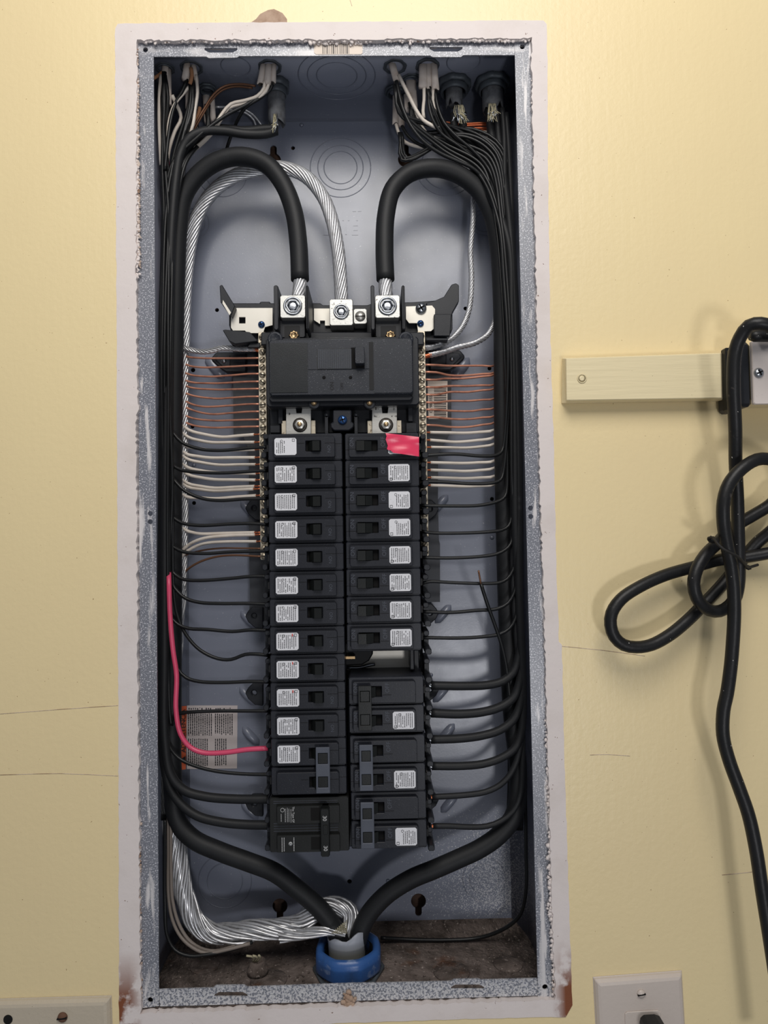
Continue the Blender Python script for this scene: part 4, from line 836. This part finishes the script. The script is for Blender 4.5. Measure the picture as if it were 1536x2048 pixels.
MB().tube(L3([(962, 1168, .027), (974, 1206, .028), (988, 1245, .031), (1002, 1286, .034), (1012, 1330, .037), (1020, 1400, .040)]), .0017, 8).build('insulation', 'wire_black', o)
MB().tube(L3([(957, 1141, .025), (959, 1152, .026), (962, 1170, .027)]), .0009, 6).build('copper_tip', 'old_copper', o)
# bundle filler: other black conductors of the gutters
for i in range(11):
    g = 320+i*2.5; r2 = random.Random(i+40); c0 = TL[i % 4]
    cable('black_wire', [(c0[0]+r2.uniform(-5, 6), c0[1]+10, c0[2]), (c0[0]+r2.uniform(-8, 8), c0[1]+55, c0[2]+.003), (c0[0]*.4+g*.6, 310+i*3, .045), (g+6, 430, .05), (g, 650, .055), (g-3, 900, .06), (g-5, 1150, .06), (g-6, 1400, .06), (g-6, 1560, .058), (g+4, 1640, .056)], .00165, 'wire_black', 'black wire running straight down inside the left gutter bundle', 'wire', 'black wires bundled in the left gutter', 7, .007)
for i in range(12):
    g = 1010+i*2.6; r2 = random.Random(i+70); c0 = TR[i % 5]
    cable('black_wire', [(c0[0]+r2.uniform(-4, 4), c0[1]+20, c0[2]), (c0[0]+10+r2.uniform(-8, 10), c0[1]+75, c0[2]+.003), (890+i*5, 290-i*3+r2.uniform(-6, 6), .05), (960+i*4, 350-i*5, .048), (g-14, 450, .05), (g-5, 650, .055), (g, 900, .058), (g+4, 1150, .06), (g+8, 1400, .06), (g+8, 1580, .056), (g+4, 1660, .055)], .00165, 'wire_black', 'black wire running straight down inside the right gutter bundle', 'wire', 'black wires bundled in the right gutter', 7, .007)
# ================================================================== CABLE CONNECTORS IN THE TOP WALL
def connector(u, v, y, R, label, big=False, tubeR=None, tl=.05, mat='conduit_grey'):
    c = P(u, v, y); o = empty('cable_connector', (c.x, y, H2-.003), label, 'connector', 'connectors in the top wall')
    z0 = H2-.001; d = z0-c.z
    teeth = lambda a: 1+(.05 if math.sin(a*8) > 0 else 0)
    m_ = MB(); m_.ring((c.x, y, z0), (0, 0, -1), [(R*.8, .0008), (R, .0008), (R, d*.55), (R*.8, d*.55)], 48, teeth); m_.build('locknut', 'fitting_grey', o)
    m_ = MB(); m_.ring((c.x, y, z0), (0, 0, -1), [(R*.72, .0005), (R*.86, .0005), (R*.84, d*.8), (R*.80, d), (R*.72, d)], 32); m_.build('throat', 'fitting_grey', o)
    if tubeR:
        m_ = MB(); nn_ = 20; x0, zt = c.x, c.z-tl
        vs = []; jag = random.Random(int(u))
        for h in range(5):
            for i in range(nn_):
                a = 2*PI*i/nn_; zz = z0-.001+(zt-z0)*h/4+(jag.uniform(-.006, .004) if h == 4 else 0); vs.append((x0+tubeR*math.cos(a), y+tubeR*math.sin(a), zz))
        for h in range(5):
            for i in range(nn_):
                a = 2*PI*i/nn_; v_ = vs[h*nn_+i]; vs.append((x0+(tubeR-.0009)*math.cos(a), y+(tubeR-.0009)*math.sin(a), v_[2]))
        q = 5*nn_; fs = []
        for h in range(4):
            for i in range(nn_):
                f = (h*nn_+i, h*nn_+(i+1) % nn_, (h+1)*nn_+(i+1) % nn_, (h+1)*nn_+i); fs += [f, tuple(j+q for j in f)[::-1]]
        for i in range(nn_): a, b = 4*nn_+i, 4*nn_+(i+1) % nn_; fs.append((a, b, b+q, a+q))
        m_.add(vs, fs, True); m_.build('conduit_stub', mat, o)
    return o
connector(330, 140, .035, .009, 'grey cable connector at the far left of the top wall'); connector(383, 136, .035, .0105, 'grey cable connector, second from the left in the front row')
connector(540, 134, .035, .011, 'grey cable connector with three white sheaths, left of centre'); connector(415, 185, .065, .0085, 'grey connector deep behind the brown wires at top left')
connector(553, 192, .058, .0125, 'large grey connector with grey conduit stub, left half of the top wall', tubeR=.0088, tl=.026)
connector(790, 134, .035, .011, 'grey cable connector, leftmost of the right-hand group'); connector(855, 124, .035, .011, 'grey cable connector with white sheaths, front row right of centre')
connector(793, 190, .072, .0115, 'grey connector low at the back, left end of the right-hand group'); connector(823, 165, .055, .0105, 'grey connector between the white sheath bundles on the right')
connector(908, 188, .060, .0165, 'large toothed grey connector, second from the right', tubeR=.0085, tl=.010); connector(985, 185, .058, .0165, 'large toothed grey connector, far right in the top wall', tubeR=.0105, tl=.016)
# frayed ends hanging from the conduits
def fray(u, v, y, n, label, mats=('fiber', 'steel'), spread=14, seed=1):
    r2 = random.Random(seed); o = empty('frayed_wrap', tuple(P(u, v, y)), label, 'cable end')
    for mt, nn2 in zip(mats, (n, n//2)):
        m_ = MB()
        for i in range(nn2):
            a = r2.uniform(-spread*.6, spread*.6); m_.tube(L3([(u+a, v-8, y), (u+a+r2.uniform(-3, 4), v+6, y-.002), (u+a+r2.uniform(-8, spread), v+r2.uniform(10, 30), y-.004)]), .00035, 4, .006)
        m_.build('fibre' if mt == 'fiber' else 'foil_strip', mt, o)
fray(918, 218, .047, 18, 'frayed fibre and foil ends at the second connector from the right', seed=2); fray(985, 215, .045, 18, 'frayed fibre ends at the far right connector', seed=5, spread=12); fray(551, 236, .048, 8, 'frayed fibre wrap showing at the left grey conduit stub', seed=8, spread=6)
# white sheathed cables hanging from the connectors
def sheath(u, v, v1, y, wd, du, label, grp):
    a, b = P(u, v, y), P(u+du, v1, y+.002); m_ = MB(); vs = []; n = 12
    for k, t_ in enumerate((0, .5, 1)):
        c = a.lerp(b, t_)
        for i in range(n):
            g = 2*PI*i/n; q = 1.12 if k == 2 else 1; vs.append((c.x+wd*q*math.cos(g), c.y+.0024*math.sin(g), c.z+(.0015*math.sin(3*g+u) if k == 2 else 0)))
    m_.add(vs, [(h*n+i, h*n+(i+1) % n, (h+1)*n+(i+1) % n, (h+1)*n+i) for h in range(2) for i in range(n)]+[tuple(range(n))[::-1], tuple(range(2*n, 3*n))], True)
    tag(m_.build('cable_sheath', 'sheath_white'), label, 'cable sheath', grp)
SH = [(331, 128, 172, .032, .0034, -2), (338, 140, 210, .036, .0024, 0), (374, 128, 158, .030, .0034, -3), (387, 132, 160, .034, .0028, 4), (377, 178, 216, .05, .0036, 2), (412, 192, 245, .062, .0036, 4), (424, 195, 240, .06, .0028, 2),
      (527, 130, 168, .030, .0032, -6), (537, 130, 166, .028, .0032, -2), (547, 130, 166, .031, .0030, -2)]
sl = ['leftmost white cable sheath hanging from the top wall', 'narrow white sheath just right of the leftmost one', 'short torn white sheath in the second connector, left half', 'short white sheath in the second connector, right half', 'white sheath stub hanging lower behind the second connector', 'long white sheath in the deep connector at top left', 'narrow long white sheath beside the deep one at top left', 'left of three white sheaths left of centre', 'middle of three white sheaths left of centre', 'right of three white sheaths left of centre']
for s_, lab in zip(SH, sl): sheath(s_[0], s_[1], s_[2], s_[3], s_[4], s_[5], lab, 'white sheaths at top left')
SH = [(784, 128, 162, .03, .0036, 10), (792, 192, 248, .066, .0034, 0), (800, 196, 252, .064, .003, 3), (822, 162, 215, .05, .0052, 2), (814, 190, 222, .052, .0032, 2), (846, 130, 175, .032, .0040, 0), (857, 130, 178, .034, .0036, -2), (868, 128, 180, .033, .0034, 3)]
sr = ['white sheath in the leftmost connector of the right-hand group', 'lowest white sheath at the back of the right-hand group, left', 'lowest white sheath at the back of the right-hand group, right', 'wide white sheath in the middle of the right-hand group', 'narrow white sheath stub beside the wide one', 'left of three white sheaths right of centre', 'middle of three white sheaths right of centre', 'right of three white sheaths right of centre']
for s_, lab in zip(SH, sr): sheath(s_[0], s_[1], s_[2], s_[3], s_[4], s_[5], lab, 'white sheaths at top right')
# visible conductors fanning out at the top
fan = [('white_wire', 'wire_white', .0016, [(529, 162, .03), (528, 176, .032), (515, 192, .034), (490, 201, .036), (462, 208, .037), (446, 225, .038), (432, 248, .04), (420, 268, .044), (400, 288, .048), (378, 306, .053), (364, 330, .058), (357, 370, .064), (356, 420, .07)], 'long white wire sweeping down left from the three sheaths, upper of two'),
 ('white_wire', 'wire_white', .0016, [(538, 165, .03), (532, 182, .033), (515, 197, .036), (488, 207, .038), (458, 216, .039), (444, 236, .041), (428, 262, .044), (408, 284, .048), (385, 305, .053), (370, 330, .058), (362, 380, .064), (360, 440, .07)], 'long white wire sweeping down left from the three sheaths, lower of two'),
 ('white_wire', 'wire_white', .0016, [(322, 150, .032), (319, 185, .034), (318, 230, .036), (319, 270, .04), (322, 330, .045)], 'white wire curving down the far left edge at the top'),
 ('white_wire', 'wire_white', .0016, [(392, 150, .034), (395, 185, .036), (390, 220, .038), (386, 250, .04), (375, 280, .046), (352, 340, .055)], 'white wire hanging from the second connector at top left'),
 ('white_wire', 'wire_white', .0016, [(383, 168, .036), (366, 188, .036), (350, 208, .036), (340, 235, .038), (334, 280, .042), (330, 340, .048)], 'white wire crossing left from the second connector'),
 ('white_wire', 'wire_white', .0018, [(344, 190, .036), (362, 235, .05), (350, 262, .05), (338, 300, .05), (332, 350, .055)], 'white wire behind the black bundle at top left'),
 ('brown_wire', 'old_copper', .0011, [(511, 172, .04), (480, 168, .042), (450, 172, .043), (428, 188, .044), (410, 215, .046), (392, 245, .048), (370, 290, .055)], 'brown bare ground wire arching from the three sheaths, upper of two'),
 ('brown_wire', 'old_copper', .0011, [(505, 176, .044), (470, 173, .045), (445, 180, .046), (425, 198, .047), (406, 228, .048), (385, 265, .052)], 'brown bare ground wire arching from the three sheaths, lower of two'),
 ('black_wire', 'wire_black', .0017, [(545, 168, .032), (540, 180, .034), (520, 196, .036), (492, 214, .038), (478, 235, .045), (466, 262, .055), (456, 290, .062), (450, 310, .07)], 'black wire dropping behind the thick loop at top left'),
 ('black_wire', 'wire_black', .0017, [(374, 158, .032), (366, 180, .034), (352, 205, .036), (343, 235, .036), (336, 280, .036), (330, 340, .036)], 'black wire fanning from the second connector at top left'),
 ('black_wire', 'wire_black', .0018, [(445, 222, .04), (430, 245, .04), (408, 262, .042), (380, 285, .042), (358, 320, .042), (345, 380, .04)], 'black wire joining the bundle below the brown wires'),
 ('black_wire', 'wire_black', .0017, [(380, 218, .045), (382, 245, .044), (372, 272, .042), (355, 310, .04), (343, 370, .038)], 'black wire from the sheath stub at top left'),
 ('ground_strand', 'alu_strand', .0013, [(430, 214, .07), (455, 214, .074), (480, 216, .076), (505, 228, .08), (520, 246, .084), (530, 262, .088)], 'bare aluminium strand arching behind the wires at top left'),
 ('ground_strand', 'alu_strand', .0013, [(440, 220, .075), (470, 220, .078), (492, 226, .08), (508, 240, .084), (514, 262, .088)], 'second bare aluminium strand behind the wires at top left'),
 ('paper_filler', 'paper_brown', .0016, [(330, 140, .034), (318, 150, .034), (305, 158, .030)], 'torn brown paper filler at the far left connector'),
 ('paper_filler', 'paper_brown', .0018, [(382, 136, .030), (384, 152, .030), (380, 168, .031)], 'torn brown paper filler at the second connector'),
 ('paper_filler', 'paper_brown', .0018, [(400, 215, .050), (396, 230, .050), (392, 246, .050)], 'torn brown paper filler near the deep sheath'),
 ('white_wire', 'wire_white', .0019, [(797, 150, .03), (806, 168, .031), (818, 192, .033), (832, 220, .036), (846, 240, .038), (862, 250, .04), (877, 257, .042)], 'white wire crossing in front of the right-hand group'),
 ('white_wire', 'wire_white', .0017, [(848, 172, .034), (848, 200, .036), (846, 222, .038), (848, 236, .04)], 'white wire hanging from the left of three sheaths on the right'),
 ('white_wire', 'wire_white', .0017, [(866, 178, .035), (866, 200, .037), (872, 225, .04), (878, 248, .044), (892, 275, .05)], 'white wire hanging from the right of three sheaths'),
 ('white_wire', 'wire_white', .0017, [(792, 248, .064), (798, 268, .064), (810, 284, .062), (830, 292, .06), (870, 298, .058)], 'white wire under the lowest sheaths at top right'),
 ('white_wire', 'wire_white', .0016, [(830, 225, .056), (850, 262, .056), (875, 282, .056), (905, 296, .056)], 'white wire woven into the black fan at top right'),
 ('black_wire', 'wire_black', .0019, [(793, 162, .03), (798, 188, .03), (806, 218, .03), (822, 252, .031), (846, 282, .033), (880, 306, .036), (915, 322, .038), (948, 338, .04), (980, 372, .044)], 'front black wire sweeping across the right-hand fan'),
 ('black_wire', 'wire_black', .0017, [(804, 252, .062), (816, 272, .06), (840, 290, .058), (880, 300, .055), (930, 318, .052), (970, 350, .05)], 'lowest black wire of the right-hand fan'),
 ('black_wire', 'wire_black', .0017, [(858, 178, .036), (858, 210, .036), (866, 240, .037), (884, 268, .04), (918, 292, .042), (955, 322, .045), (985, 360, .046)], 'black wire from the middle sheath at top right'),
 ('black_wire', 'wire_black', .0017, [(870, 182, .036), (876, 215, .036), (888, 245, .037), (912, 272, .038), (945, 300, .04), (975, 335, .042), (998, 390, .044)], 'black wire from the right sheath at top right'),
 ('white_wire', 'wire_white', .0017, [(938, 266, .07), (960, 265, .07), (982, 266, .07), (1010, 290, .07)], 'upper white wire passing behind the thick cables at top right'),
 ('white_wire', 'wire_white', .0017, [(938, 276, .07), (960, 275, .07), (982, 277, .07), (1012, 300, .07)], 'middle white wire passing behind the thick cables at top right'),
 ('white_wire', 'wire_white', .0017, [(950, 297, .072), (965, 297, .072), (982, 298, .072), (1012, 318, .072)], 'lower white wire passing behind the thick cables at top right')]
for i, v in enumerate((246, 250, 256, 261)):
    fan.append(('copper_wire', 'bright_copper', .0011, [(880, v-3, .068), (905, v, .069), (935, v+1, .070), (970, v, .071), (1005, v+8, .072)], f'bright copper wire, {ordn[i]} from the top, behind the thick cables at top right'))
for nm, mt, r_, pts, lab in fan: cable(nm, pts, r_, mt, lab, 'wire' if nm != 'paper_filler' else 'paper filler', 'conductors at the top of the box', 7)
# ================================================================== BOTTOM OF THE BOX
c = P(697, 1905, .046); cx, cy = P(697, 1920, .046).x, .046; zf = -H2+.0008
bs = empty('conduit_bushing', (cx, cy, zf), 'blue plastic conduit bushing ring on the dirty box floor', 'bushing')
octo = lambda a: 1/max(math.cos(((a+PI/8) % (PI/4))-PI/8), .5)*.965
m_ = MB(); m_.ring((cx, cy, zf), (0, 0, 1), [(.0335, 0), (.034, .003), (.030, .003), (.030, 0)], 8); m_.build('locknut', 'fitting_grey', bs)
m_ = MB(); m_.ring((cx, cy, zf+.0045), (0, 0, 1), [(.0235, 0), (.0305, 0), (.0312, .002), (.0310, .015), (.0295, .019), (.0265, .020), (.0240, .018), (.0232, .012)], 48, lambda a: 1+(octo(a)-1)*.5); m_.build('ring', 'bushing_blue', bs)
m_ = MB(); m_.ring((cx, cy, zf+.003), (0, 0, 1), [(.0232, 0), (.0238, 0), (.0238, .016), (.0232, .016)], 32); m_.build('throat', 'deep_black', bs)
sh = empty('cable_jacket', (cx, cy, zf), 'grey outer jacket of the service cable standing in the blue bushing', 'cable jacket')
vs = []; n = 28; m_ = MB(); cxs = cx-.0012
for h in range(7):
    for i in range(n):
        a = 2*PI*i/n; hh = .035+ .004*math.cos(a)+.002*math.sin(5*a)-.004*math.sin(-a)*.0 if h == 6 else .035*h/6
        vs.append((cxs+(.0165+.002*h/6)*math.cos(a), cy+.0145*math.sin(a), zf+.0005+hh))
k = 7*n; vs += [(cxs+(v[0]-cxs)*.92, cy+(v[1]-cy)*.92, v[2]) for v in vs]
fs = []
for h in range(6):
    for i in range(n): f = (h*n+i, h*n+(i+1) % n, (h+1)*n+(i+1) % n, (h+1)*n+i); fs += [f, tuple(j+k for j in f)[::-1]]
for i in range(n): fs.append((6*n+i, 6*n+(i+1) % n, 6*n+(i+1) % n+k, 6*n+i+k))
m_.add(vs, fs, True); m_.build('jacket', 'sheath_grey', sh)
m_ = MB()                                                # scrap of woven mesh tape
for i in range(9):
    t_ = i/8; m_.tube([P(664+29*t_, 1864-24*t_, .028), P(664+29*t_, 1868-1*t_, .028)], .00028, 4, .01)
for j in range(7): t_ = j/6; m_.tube([P(664+t_*20, 1866-18*t_ , .0283), P(694, 1866-20*t_, .0283)], .0003, 4, .01)
m_.build('woven_tape', 'fiber', sh)
for nm, mt, r_, pts, lab in [('grey_wire', 'wire_grey', .0016, [(336, 1600, .05), (337, 1700, .05), (337, 1790, .048), (345, 1840, .044), (362, 1874, .040), (385, 1895, .036), (412, 1906, .034), (450, 1900, .034), (500, 1887, .036)], 'grey-toned white wire in the bottom left corner, inner of two'),  # both grey_wire pieces are a darker grey than the other white wires
   ('grey_wire', 'wire_grey', .0016, [(342, 1640, .046), (342, 1740, .046), (345, 1800, .044), (357, 1846, .042), (376, 1878, .040), (400, 1896, .040), (430, 1902, .042), (470, 1892, .045)], 'grey-toned white wire in the bottom left corner, outer of two'),
   ('black_wire', 'wire_black', .0017, [(330, 1640, .045), (330, 1800, .045), (334, 1870, .038), (350, 1900, .034), (380, 1912, .032), (420, 1908, .033), (460, 1900, .036), (505, 1884, .038)], 'black wire curving along the bottom left corner of the box'),
   ('black_wire', 'wire_black', .0018, [(1050, 1560, .06), (1052, 1700, .062), (1052, 1780, .064), (1042, 1826, .068), (1020, 1850, .074), (985, 1868, .082), (950, 1877, .086), (900, 1880, .087), (850, 1880, .087), (800, 1878, .086), (762, 1876, .082)], 'black wire curving around the bottom right corner of the box')]:
    cable(nm, pts, r_, mt, lab, 'wire', 'wires in the bottom corners')
cc = P(515, 1892, .045); gc = empty('ground_clamp', (cc.x, .045, -H2+.001), 'dirty small cable clamp on the box floor left of the blue bushing', 'clamp')
m_ = MB(); m_.lathe((cc.x, .045, -H2+.001), (0, 0, 1), [(.010, 0), (.010, .004), (.008, .005), (.0075, .011), (.006, .012), (.005, .006), (0, .006)], 20); m_.build('clamp_body', 'dirt', gc)
m_ = MB()
for a in (-.8, .2, 1.1): m_.tube([(cc.x-.003+a*.002, .043, -H2+.012), (cc.x+a*.003, .040, -H2+.018), (cc.x-.004+a*.006, .036, -H2+.022)], .001, 6)
m_.build('torn_wrap', 'fiber', gc)
m_ = MB(); r2 = random.Random(12)                         # debris on the floor
for i in range(260):
    x, y = r2.uniform(-.17, .17), r2.uniform(.004, .095)
    if (x-cx)**2+(y-cy)**2 < .036**2: continue
    blob(m_, Vector((x, y, -H2+.0006)), r2.uniform(.0004, .0016), r2)
o = m_.build('debris', 'dirt'); tag(o, 'plaster crumbs and dirt scattered on the box floor', 'debris', kind='stuff')
# ================================================================== RIGHT OF THE PANEL
sw = empty('cord_cover_strip', tuple(P(1290, 805, YW)), 'cream painted wooden strip fixed horizontally on the wall right of the panel', 'wall strip')
m_ = MB(); a = [P(u, v, -.020) for u, v in ((1132, 717), (1441, 706.5), (1443, 796), (1133, 800.5))]; b = [P(u, v, YW-.0003) for u, v in ((1124, 716), (1447, 705), (1448, 803), (1122, 807))]
a2 = [Vector((p.x, -.018, p.z)) for p in a]; a3 = [Vector((p.x*.98+q.x*.02, -.0198, p.z)) for p, q in zip(a, a)]
bb = [P(1131, 716.5, -.016), P(1444, 706, -.016), P(1446, 800, -.014), P(1132, 806.5, -.012)]
vs = a+bb+b; m_.add(vs, [(0,1,2,3)[::-1]]+[(k*4+i, k*4+(i+1) % 4, (k+1)*4+(i+1) % 4, (k+1)*4+i) for k in (0, 1) for i in range(4)]+[(8,9,10,11)]); m_.build('strip', 'strip_paint', sw, .0005)
m_ = MB(); m_.ring(P(1164, 757, -.0205), (0, -1, 0), [(.0032, 0), (.0037, .0003), (.0042, 0), (.0037, -.0003)], 24); m_.lathe(P(1164, 757, -.0203), (0, -1, 0), [(.003, 0), (.0012, .0003), (0, 0)], 16); m_.build('painted_screw', 'strip_paint', sw)
bx = empty('outlet_box', tuple(P(1480, 760, YW)), 'black surface outlet box with white cover plate at the right edge', 'outlet box')
fx = P(1505, 746, -.048)
m_ = MB(); p0 = P(1447, 700, YW); m_.box(p0.x+.0005, p0.x+.082, -.048, YW-.0003, P(1475, 832, -.02).z, P(1475, 690, -.02).z, .003); 
zt, zb = P(1505, 682, -.048).z, P(1505, 812, -.048).z
m_ = MB(); X0 = P(1450, 760, -.020).x
xp = P(1505, 746, -.050).x
m_.prism([(X0, zb), (xp+.001, zb), (xp+.001, zt), (X0, zt)], -.0465, YW-.0003); m_.build('box_body', 'black_plastic', bx, .0025)
m_ = MB(); m_.box(xp+.0012, xp+.084, -.0466, YW-.0003, zb+.006, zt-.002, .001); m_.build('box_body', 'strip_paint', bx)
m_ = MB(); m_.box(X0-.0010, xp-.002, -.024, -.0165, zb+.0005, zt+.001, .001); m_.build('box_rim', 'old_black', bx)
m_ = MB(); xp = P(1505, 746, -.050).x; m_.box(xp, xp+.085, -.0505, -.0467, zb+.001, zt, .0012); pl_ = m_.build('cover_plate', 'plate_ivory', bx)
screw(1517, 746, -.0506, .0042, 'steel', 'plate_screw', bx)
# black power cord
CZ = lambda u, v, y: (1160+u/3.793, 860+v/3.793, y)
A = [(1560, 700, -.070), (1556, 672, -.080), (1543, 654, -.084), (1520, 647, -.084), (1498, 651, -.080), (1480, 675, -.074), (1470, 705, -.070), (1467, 760, -.066), CZ(1178, 0, -.056), CZ(1180, 250, -.046), CZ(1192, 500, -.040), CZ(1200, 800, -.036), CZ(1206, 1050, -.034), CZ(1200, 1180, -.032), CZ(1170, 1290, -.030), CZ(1100, 1358, -.030), CZ(1020, 1378, -.032), CZ(945, 1345, -.036), CZ(885, 1270, -.039), CZ(862, 1170, -.040), CZ(885, 1060, -.039), CZ(950, 950, -.036), CZ(1050, 850, -.030), CZ(1150, 745, -.024), CZ(1300, 655, -.024), CZ(1440, 570, -.026), (1570, 985, -.030), (1600, 1010, -.034), (1605, 1060, -.034), (1570, 1098, -.030), CZ(1426, 935, -.026), CZ(1250, 965, -.022), CZ(1060, 985, -.018), CZ(860, 1040, -.020), CZ(650, 1100, -.024), CZ(450, 1190, -.028), CZ(310, 1285, -.030), CZ(240, 1390, -.031), CZ(232, 1480, -.031), CZ(262, 1570, -.031), CZ(330, 1630, -.031), CZ(425, 1648, -.031), CZ(540, 1630, -.030), CZ(680, 1555, -.028), CZ(820, 1440, -.024), CZ(950, 1310, -.020), CZ(1090, 1160, -.017), CZ(1240, 975, -.017), CZ(1350, 850, -.020), (1545, 1060, -.026), (1590, 1010, -.040), (1600, 960, -.050), (1572, 928, -.056), (1536, 918, -.058), CZ(1340, 225, -.060), CZ(1225, 295, -.062), CZ(1130, 410, -.062), CZ(1090, 540, -.062), CZ(1088, 700, -.060), CZ(1112, 860, -.056), CZ(1145, 1020, -.053), CZ(1166, 1200, -.050), CZ(1170, 1400, -.048), CZ(1160, 1600, -.047), CZ(1145, 1780, -.047), CZ(1115, 2000, -.048), (1447, 1420, -.048), (1446, 1470, -.048), (1458, 1520, -.048), (1478, 1575, -.050), (1497, 1630, -.052), (1512, 1700, -.055), (1524, 1780, -.058), (1540, 1880, -.062), (1558, 2000, -.066), (1580, 2160, -.07)]
cd = empty('power_cord', tuple(P(*A[0])), 'thick black power cord looped and knotted on the wall at the right edge', 'cord')
MB().tube(L3(A), .0053, 16, .004).build('cord', 'cord_black', cd)
m_ = MB(); m_.tube(L3([(1500, 672, -.060), (1540, 672, -.060), (1570, 674, -.060)]), .0050, 14, rr=([0, .1, 1], [.7, 1, 1])); m_.build('plug_strain_relief', 'cord_black', cd)
tt = empty('twist_tie', tuple(P(1425, 1080, -.06)), 'dark twist tie wrapped around the knotted black cord', 'twist tie')
MB().tube(L3([CZ(985, 845, -.04), CZ(975, 820, -.05), CZ(1010, 815, -.055), CZ(1040, 860, -.064), CZ(1090, 905, -.068), CZ(1180, 950, -.066), CZ(1240, 1005, -.056), CZ(1275, 1040, -.044), CZ(1310, 1035, -.036), CZ(1350, 1022, -.034)]), .0012, 6).build('tie_wire', 'tie_black', tt)
for q, r_ in (((1000, 835, -.048), .0042), ((1275, 1045, -.040), .003)): m_ = MB(); blob(m_, P(*CZ(*q)), r_, random.Random(4), 1); m_.build('twisted_end', 'tie_black', tt)
# outlet plates low on the wall
def plate(name, pts, mat, label, cat):
    o = empty(name, tuple(P(pts[0][0], pts[0][1], YW)), label, cat)
    a = [P(u, v, YW-.0003) for u, v in pts]; cx_ = sum(p.x for p in a)/4; cz_ = sum(p.z for p in a)/4
    def sc(k, y): return [Vector((p.x-math.copysign(k, p.x-cx_), y, p.z-math.copysign(k, p.z-cz_))) for p in a]
    m_ = MB(); vs = sc(0, YW-.0003)+sc(0, YW-.002)+sc(.0022, YW-.0048)+sc(.0045, YW-.0056)
    m_.add(vs, [(0,1,2,3)]+[(k*4+i, k*4+(i+1) % 4, (k+1)*4+(i+1) % 4, (k+1)*4+i) for k in range(3) for i in range(4)]+[(12,13,14,15)]); m_.build('face_plate', mat, o, .0006); return o
op = plate('outlet_cover', [(1187, 1955), (1362, 1942), (1378, 2215), (1202, 2230)], 'outlet_plate', 'pinkish-white outlet cover with black plug, bottom right of the photo', 'outlet')
screw(1282, 1987, YW-.0056, .0036, 'outlet_plate', 'plate_screw', op, False, .15)
m_ = MB(); m_.px([(1250, 2028), (1255, 2024), (1317, 2021), (1322, 2025), (1325, 2100), (1252, 2104)], YW-.0066, YW-.0056); m_.build('receptacle', 'outlet_plate', op, .0006)
m_ = MB(); m_.prism([(p.x, p.z) for p in (P(u, v, YW-.0068) for u, v in ((1280, 2026), (1312, 2024), (1321, 2032), (1324, 2090), (1283, 2092), (1277, 2040)))], -.034, YW-.0068); tag(m_.build('plug', 'old_black', None, .0025), 'black plug inserted in the outlet at bottom right', 'plug')
op = plate('blank_cover', [(-60, 2000), (222, 1992), (229, 2230), (-54, 2240)], 'plate_tan', 'tan cover plate with rusty screws, bottom left of the photo', 'wall plate')
screw(125.5, 2034, YW-.0056, .0042, 'rusty', 'plate_screw', op, False, .1)
m_ = MB(); m_.lathe(P(16, 2039, YW-.0056), (0, -1, 0), [(.004, 0), (.0038, .0005), (0, .0006)], 18); m_.build('plate_screw', 'void', op)
